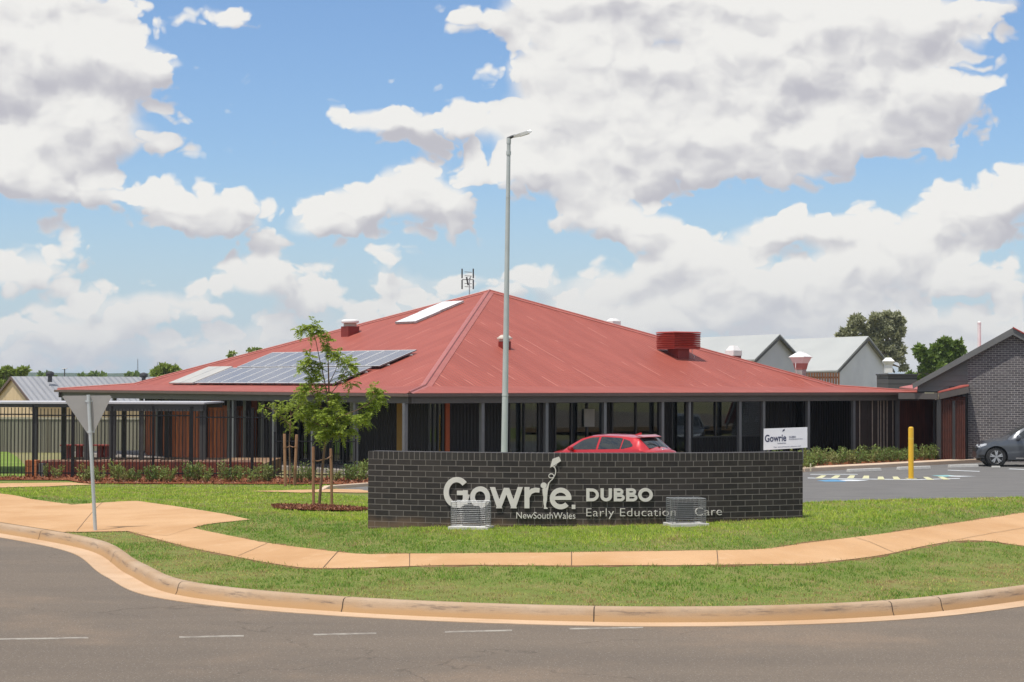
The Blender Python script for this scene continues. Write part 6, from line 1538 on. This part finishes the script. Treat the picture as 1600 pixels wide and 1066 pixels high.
def car(name,label,loc,rz,M,L,H,wb,wr_,top,belt,wid,wroof,sill,paintm,side_glass,ws,rw,kind='car',rear=None,extra=None):
    """x forward (front at +L/2). top/belt/wid functions along x"""
    t=E(name,label,kind,loc,None,rz); top=smoothf(top);belt=smoothf(belt);wid=smoothf(wid);wroof=smoothf(wroof)
    ax=[wb/2+M,-wb/2+M]; R0=wr_+.055
    def zb(x):
        z=sill+ (0.06 if abs(x)>L/2-.25 else 0)
        for a in ax:
            d=abs(x-a)
            if d<R0: z=max(z,wr_+math.sqrt(R0*R0-d*d)*.98)
        return z
    def ring(x):
        w=wid(x); bt=min(belt(x),top(x)-.01); tp=top(x); wr=min(wroof(x),w-.01); z0=zb(x); P_=[]
        for k in range(9):
            f=k/8; z=z0+(bt-z0)*f; g=(z-sill)/(bt-sill+1e-6); bulge=1-.07*(1-g)**3-.035*max(0,g-.72)/.28*1.0
            P_.append((w*bulge,z))
        wb_=P_[-1][0]; dz=tp-bt
        if dz>.14:
            for k in range(1,9):
                f=k/8; P_.append((wb_+(wr-wb_)*(f**1.15),bt+(dz-.055)*f))
            ye=wr
            for k in range(1,8):
                f=k/7; P_.append((ye*(1-f),tp-.055+.055*(1-(1-f)**2.6)))
        else:
            for k in range(1,16):
                f=k/15; P_.append((wb_*(1-f),bt+dz*(1-(1-f)**2.4)))
        return P_
    N=150; xs_=sorted(set([round(-L/2+L*k/N,4) for k in range(N+1)]+[round(a+sg*R0*.999,4) for a in ax for sg in (-1,1)]))
    rings=[ring(x) for x in xs_]; n=len(rings[0]); vs=[];
    for x,r in zip(xs_,rings):
        full=[(y,z) for y,z in r]+[(-y,z) for y,z in r[-2::-1]]
        vs+=[(x,y,z) for y,z in full]
    m=2*n-1; fs=[(i*m+j,i*m+j+1,(i+1)*m+j+1,(i+1)*m+j) for i in range(len(xs_)-1) for j in range(m-1)]
    # front/rear caps
    fs.append(tuple(range(m))); fs.append(tuple((len(xs_)-1)*m+j for j in range(m))[::-1])
    mb=MB(); mb.add(vs,fs)
    ob=obj('body',mb,paintm,t,local=True,smooth=True)
    def sidey(x,z):
        r=ring(x); ys_=[p[0] for p in r]; zs=[p[1] for p in r]
        for k in range(len(r)-1):
            if zs[k]<=z<=zs[k+1]: f=(z-zs[k])/(zs[k+1]-zs[k]+1e-9); return ys_[k]+(ys_[k+1]-ys_[k])*f
        return ys_[-1]
    def sidepatch(nm,xa,xb,lo,hi,m_,off=.006,nx=14,nz=6):
        for sg in (1,-1):
            mb=MB(); vs=[]
            for i in range(nx+1):
                x=xa+(xb-xa)*i/nx; l,h_=lo(x),hi(x)
                for j in range(nz+1): z=l+(h_-l)*j/nz; vs.append((x,sg*(sidey(x,z)+off),z))
            fs=[(i*(nz+1)+j,i*(nz+1)+j+1,(i+1)*(nz+1)+j+1,(i+1)*(nz+1)+j) for i in range(nx) for j in range(nz)]
            if (xb>xa)==(sg>0): fs=[f[::-1] for f in fs]
            mb.add(vs,fs); obj(nm,mb,m_,t,local=True,smooth=True)
    def toppatch(nm,xa,xb,fr,m_,off=.006,nx=14,ny=12):
        mb=MB(); vs=[]
        for i in range(nx+1):
            x=xa+(xb-xa)*i/nx; r=ring(x)[-7:]; ymax=wroof(x)*fr
            for j in range(ny+1):
                y=-ymax+2*ymax*j/ny; f=1-abs(y)/max(wroof(x),.01); z=top(x)-.055+.055*(1-(1-f)**2.6) if top(x)-belt(x)>.14 else top(x)-.02
                vs.append((x,y,z+off))
        fs=[(i*(ny+1)+j,(i+1)*(ny+1)+j,(i+1)*(ny+1)+j+1,i*(ny+1)+j+1) for i in range(nx) for j in range(ny)]
        if xb<xa: fs=[f[::-1] for f in fs]
        mb.add(vs,fs); return obj(nm,mb,m_,t,local=True,smooth=True)
    for (nm,xa,xb,lo,hi) in side_glass: sidepatch(nm,xa,xb,lo,hi,M_dgl)
    toppatch('windscreen',ws[0],ws[1],ws[2],M_dgl); toppatch('rear_window',rw[0],rw[1],rw[2],M_dgl)
    mb=MB(); mb.box(-L/2+.15,L/2-.15,-wid(0)+.28,wid(0)-.28,.2,.75); obj('underbody',mb,M_blkp,t,local=True)
    for a in ax:
        mb=MB(); mb.tube([(a,-wid(a)+.26,wr_),(a,wid(a)-.26,wr_)],R0,24); obj('wheel_well',mb,M_blkp,t,local=True)
        for sg in (1,-1):
            yo=sg*(wid(a)-.03); yi=sg*(wid(a)-.24); mb=MB(); n_=36; pr=[(wr_*.66,0),(wr_*.70,.0),(wr_*.93,.01),(wr_,.05),(wr_,.17),(wr_*.93,.2),(wr_*.66,.2)]
            mb.lathe(Vector((a,yo,wr_)),pr,n_,axis=Vector((0,-sg,0))); wh=obj('wheel',mb,M_tyre,t,local=True,smooth=True)
            mb=MB(); rr=wr_*.66; mb.lathe(Vector((a,yo-sg*.005,wr_)),[(rr*1.02,0),(rr*1.0,-.012),(rr*.9,.015),(rr*.9,.02)],n_,axis=Vector((0,-sg,0)))
            for k in range(10):
                th=2*math.pi*(k//2)/5+(.17 if k%2 else -.17)+.3; d=Vector((math.cos(th),0,math.sin(th))); c=Vector((a,yo+sg*.004,wr_)); tw=Vector((-d.z,0,d.x))
                th2=2*math.pi*(k//2)/5+.3; dc=Vector((math.cos(th2),0,math.sin(th2)))
                mb.bar(c+dc*rr*.12+tw*0,c+d*rr*.96,.042*wr_/.33,.03,up=(0,1,0))
            mb.lathe(Vector((a,yo+sg*.018,wr_)),[(rr*.2,0),(rr*.2,.03)],16,axis=Vector((0,-sg,0))); obj('rim',mb,M_rim,wh,local=True)
            mb=MB(); mb.lathe(Vector((a,yo-sg*.022,wr_)),[(rr*.93,0),(rr*.93,.01)],24,axis=Vector((0,-sg,0))); obj('brake_backing',mb,M_blkp,wh,local=True)
    return t,sidepatch,toppatch,ring,top,wid,belt
m=bpy.data.materials.new('tinted_glass'); M_dgl=pm('tinted_glass',(.018,.022,.022),(.03,.035,.035),2,.03,spec=.8)
# --- red hatchback behind the wall
M_redp=paint('red_car_paint',lin(196,26,36),lin(186,22,30))
H=1.46; L=4.42
q=Vector((3.15,61.9,.035)); rz=math.pi-R(38)   # front points left and away
top_=[(-2.21,.80),(-2.16,.98),(-2.05,1.02),(-1.93,1.06),(-1.55,1.36),(-1.35,1.42),(-.9,1.455),(-.2,1.47),(.3,1.44),(.62,1.36),(1.05,1.14),(1.32,.99),(1.7,.92),(2.0,.80),(2.15,.66),(2.21,.5)]
belt_=[(-2.21,.74),(-2.05,.90),(-1.7,1.0),(-1.0,.965),(.6,.91),(1.2,.88),(1.7,.82),(2.0,.72),(2.21,.45)]
wid_=[(-2.21,.68),(-2.1,.80),(-1.8,.87),(-1,.895),(.6,.895),(1.4,.88),(1.9,.80),(2.12,.66),(2.21,.55)]
wrf=[(-2.21,.60),(-1.95,.62),(-1.5,.585),(-.6,.60),(.2,.60),(.9,.66),(1.4,.70),(2.21,.5)]
gl=lambda a: (lambda x:a(x))
lo=lambda x: np.interp(x,[-1.45,-1.1,.95],[1.10,1.015,.945])
def hi_red(x): return float(np.interp(x,[-1.45,-1.25,-.9,-.2,.25,.55,.95,1.04],[1.12,1.27,1.355,1.375,1.345,1.26,1.02,.955]))
hatch,sp1,tp1,rg,tpf,wdf,blf=car('hatchback_car','bright red hatchback parked behind the sign wall with only its top showing',q,rz,.05,L,H,2.65,.32,top_,belt_,wid_,wrf,.22,M_redp,
  [('side_window',-.06,.94,lambda x:lo(x),hi_red),('side_window',-.98,-.14,lambda x:lo(x),hi_red),('quarter_window',-1.42,-1.02,lambda x:lo(x),hi_red)],(1.16,.50,.93),(-1.93,-1.52,.90),'car')
sp1('tail_light',-2.15,-1.80,lambda x:.80,lambda x:.94,M_rl,.008)
mb=MB(); mb.add([(-1.46,-.60,1.405),(-1.46,.60,1.405),(-1.62,.52,1.375),(-1.62,-.52,1.375)],[(0,1,2,3)]); mb=MB(); mb.prism([(-1.40,-.57,1.432),(-1.40,.57,1.432),(-1.66,.50,1.375),(-1.66,-.50,1.375)],(0,0,.022)); obj('spoiler',mb,M_redp,hatch,local=True,bevel=.008)
mb=MB(); mb.prism([(-1.02,-.015,1.45),(-1.02,.015,1.45),(-1.2,.012,1.51),(-1.24,.01,1.505),(-1.22,.012,1.44)],(0,.001,0)) if False else mb.prism([(-.98,-.014,1.44),(-1.24,-.014,1.42),(-1.25,-.010,1.515),(-1.2,-.010,1.515)],(0,.028,0)); obj('roof_fin',mb,M_redp,hatch,local=True)
mb=MB(); mb.tube([(-1.90,.0,1.09),(-1.80,.25,1.19),(-1.77,.42,1.215)],.012,6); mb.lathe(Vector((-1.93,0,1.06)),[(.03,0),(.03,.04)],10); obj('wiper',mb,M_blkp,hatch,local=True)
mb=MB(); mb.lathe(Vector((-2.085,0,1.0)),[(.05,0),(.045,.012)],18,axis=Vector((-1,0,.45))); obj('badge',mb,M_chr,hatch,local=True)
for sg in (1,-1):
    mb=MB(); mb.lathe(Vector((.88,sg*.93,.99)),[(.02,-.10),(.075,-.07),(.085,.0),(.07,.07),(.02,.09)],12,axis=Vector((0,1,0))); mb.tube([(.9,sg*.82,.95),(.88,sg*.88,.97)],.02,6); obj('wing_mirror',mb,M_redp,hatch,local=True,smooth=True)
# --- dark grey car at the right edge
M_gryp=paint('grey_car_paint',lin(84,88,94),lin(76,80,86))
L=4.65; wr=.365; YC=71.6
zc=on_z(1561,729.5,.035); rz2=math.pi-R(6)
top2=[(-2.32,.7),(-2.25,1.05),(-1.9,1.35),(-1.5,1.62),(-.8,1.70),(0,1.70),(.35,1.63),(.75,1.42),(1.12,1.16),(1.35,1.07),(1.75,1.02),(2.05,.93),(2.22,.78),(2.32,.55)]
belt2=[(-2.32,.66),(-2.1,1.02),(-1,1.06),(.8,1.02),(1.25,1.00),(1.7,.95),(2.05,.84),(2.32,.5)]
wid2=[(-2.32,.7),(-2.1,.86),(-1.5,.91),(1.3,.91),(1.85,.87),(2.15,.74),(2.32,.56)]
wrf2=[(-2.32,.62),(-1.5,.62),(0,.63),(.7,.68),(1.2,.74),(1.6,.7),(2.32,.5)]
xw=1.33+.06
fx=Vector((math.cos(rz2),math.sin(rz2),0)); loc2=Vector((zc.x,zc.y,.035))-fx*(2.66/2+.30)+Vector((0,.88,0))
loC=lambda x: float(np.interp(x,[-1.6,.9],[1.10,1.06]))
def hi2(x): return float(np.interp(x,[-1.7,-1.3,-.7,0,.3,.62,.92,1.0],[1.2,1.48,1.58,1.58,1.52,1.34,1.12,1.07]))
suv,sp2,tp2,rg2,tpf2,wdf2,blf2=car('grey_wagon_car','dark grey car cut off by the right edge, parked before the brick building',loc2,rz2,.30,L,1.7,2.66,wr,top2,belt2,wid2,wrf2,.26,M_gryp,
  [('side_window',-.02,.90,loC,hi2),('side_window',-1.05,-.12,loC,hi2)],(1.08,.45,.92),(-2.1,-1.65,.85),'car')
sp2('headlight',1.98,2.24,lambda x:float(np.interp(x,[1.98,2.24],[.80,.70])),lambda x:float(np.interp(x,[1.98,2.24],[.87,.80])),M_hl,.008,8,4)
sp2('sill_trim',-.85,.92,lambda x:.30,lambda x:.345,M_chr,.012,10,2)
sp2('lower_bumper',1.86,2.26,lambda x:.30,lambda x:.44,M_blkp,.008,8,3)
sp2('door_handle',-.32,-.12,lambda x:.90,lambda x:.93,M_chr,.02,4,2)
mb=MB()
for sg in (1,-1):
    mb=MB(); mb.lathe(Vector((.83,sg*1.0,1.10)),[(.03,-.13),(.09,-.09),(.10,.0),(.085,.09),(.03,.12)],12,axis=Vector((0,1,0))); mb.tube([(.86,sg*.86,1.03),(.83,sg*.95,1.07)],.025,6); obj('wing_mirror',mb,M_gryp,suv,local=True,smooth=True)
mb=MB(); c=Vector((2.26,0,.62)); mb.box(2.24,2.335,-.45,.45,.56,.70); obj('grille',mb,M_blkp,suv,local=True)
mb=MB(); q=on_z(1556.5,731.5,.035); mb.box(q.x-.16,q.x+.14,q.y-.08,q.y+.08,.031,.11); o=obj('wheel_stop_end',mb,M_conc,origin=q,bevel=.015); tag(o,'short pale concrete block at the front wheel of the dark grey car','wheel stop')
# ------------------------------------------------------------------ air
HAZE=True
if HAZE:
    mb=MB(); mb.box(-2700,2700,-40,2750,-6,34)
    m=bpy.data.materials.new('haze_air'); m.use_nodes=True; t_=m.node_tree; t_.nodes.remove(t_.nodes['Principled BSDF'])
    pv=t_.nodes.new('ShaderNodeVolumePrincipled'); pv.inputs['Density'].default_value=.00016; pv.inputs['Color'].default_value=(.80,.88,1,1); pv.inputs['Anisotropy'].default_value=.2
    t_.links.new(pv.outputs[0],t_.nodes['Material Output'].inputs['Volume'])
    o=obj('haze',mb,m); tag(o,kind='stuff')
sc.cycles.use_denoising=True
sc.cycles.max_bounces=8; sc.cycles.transparent_max_bounces=16
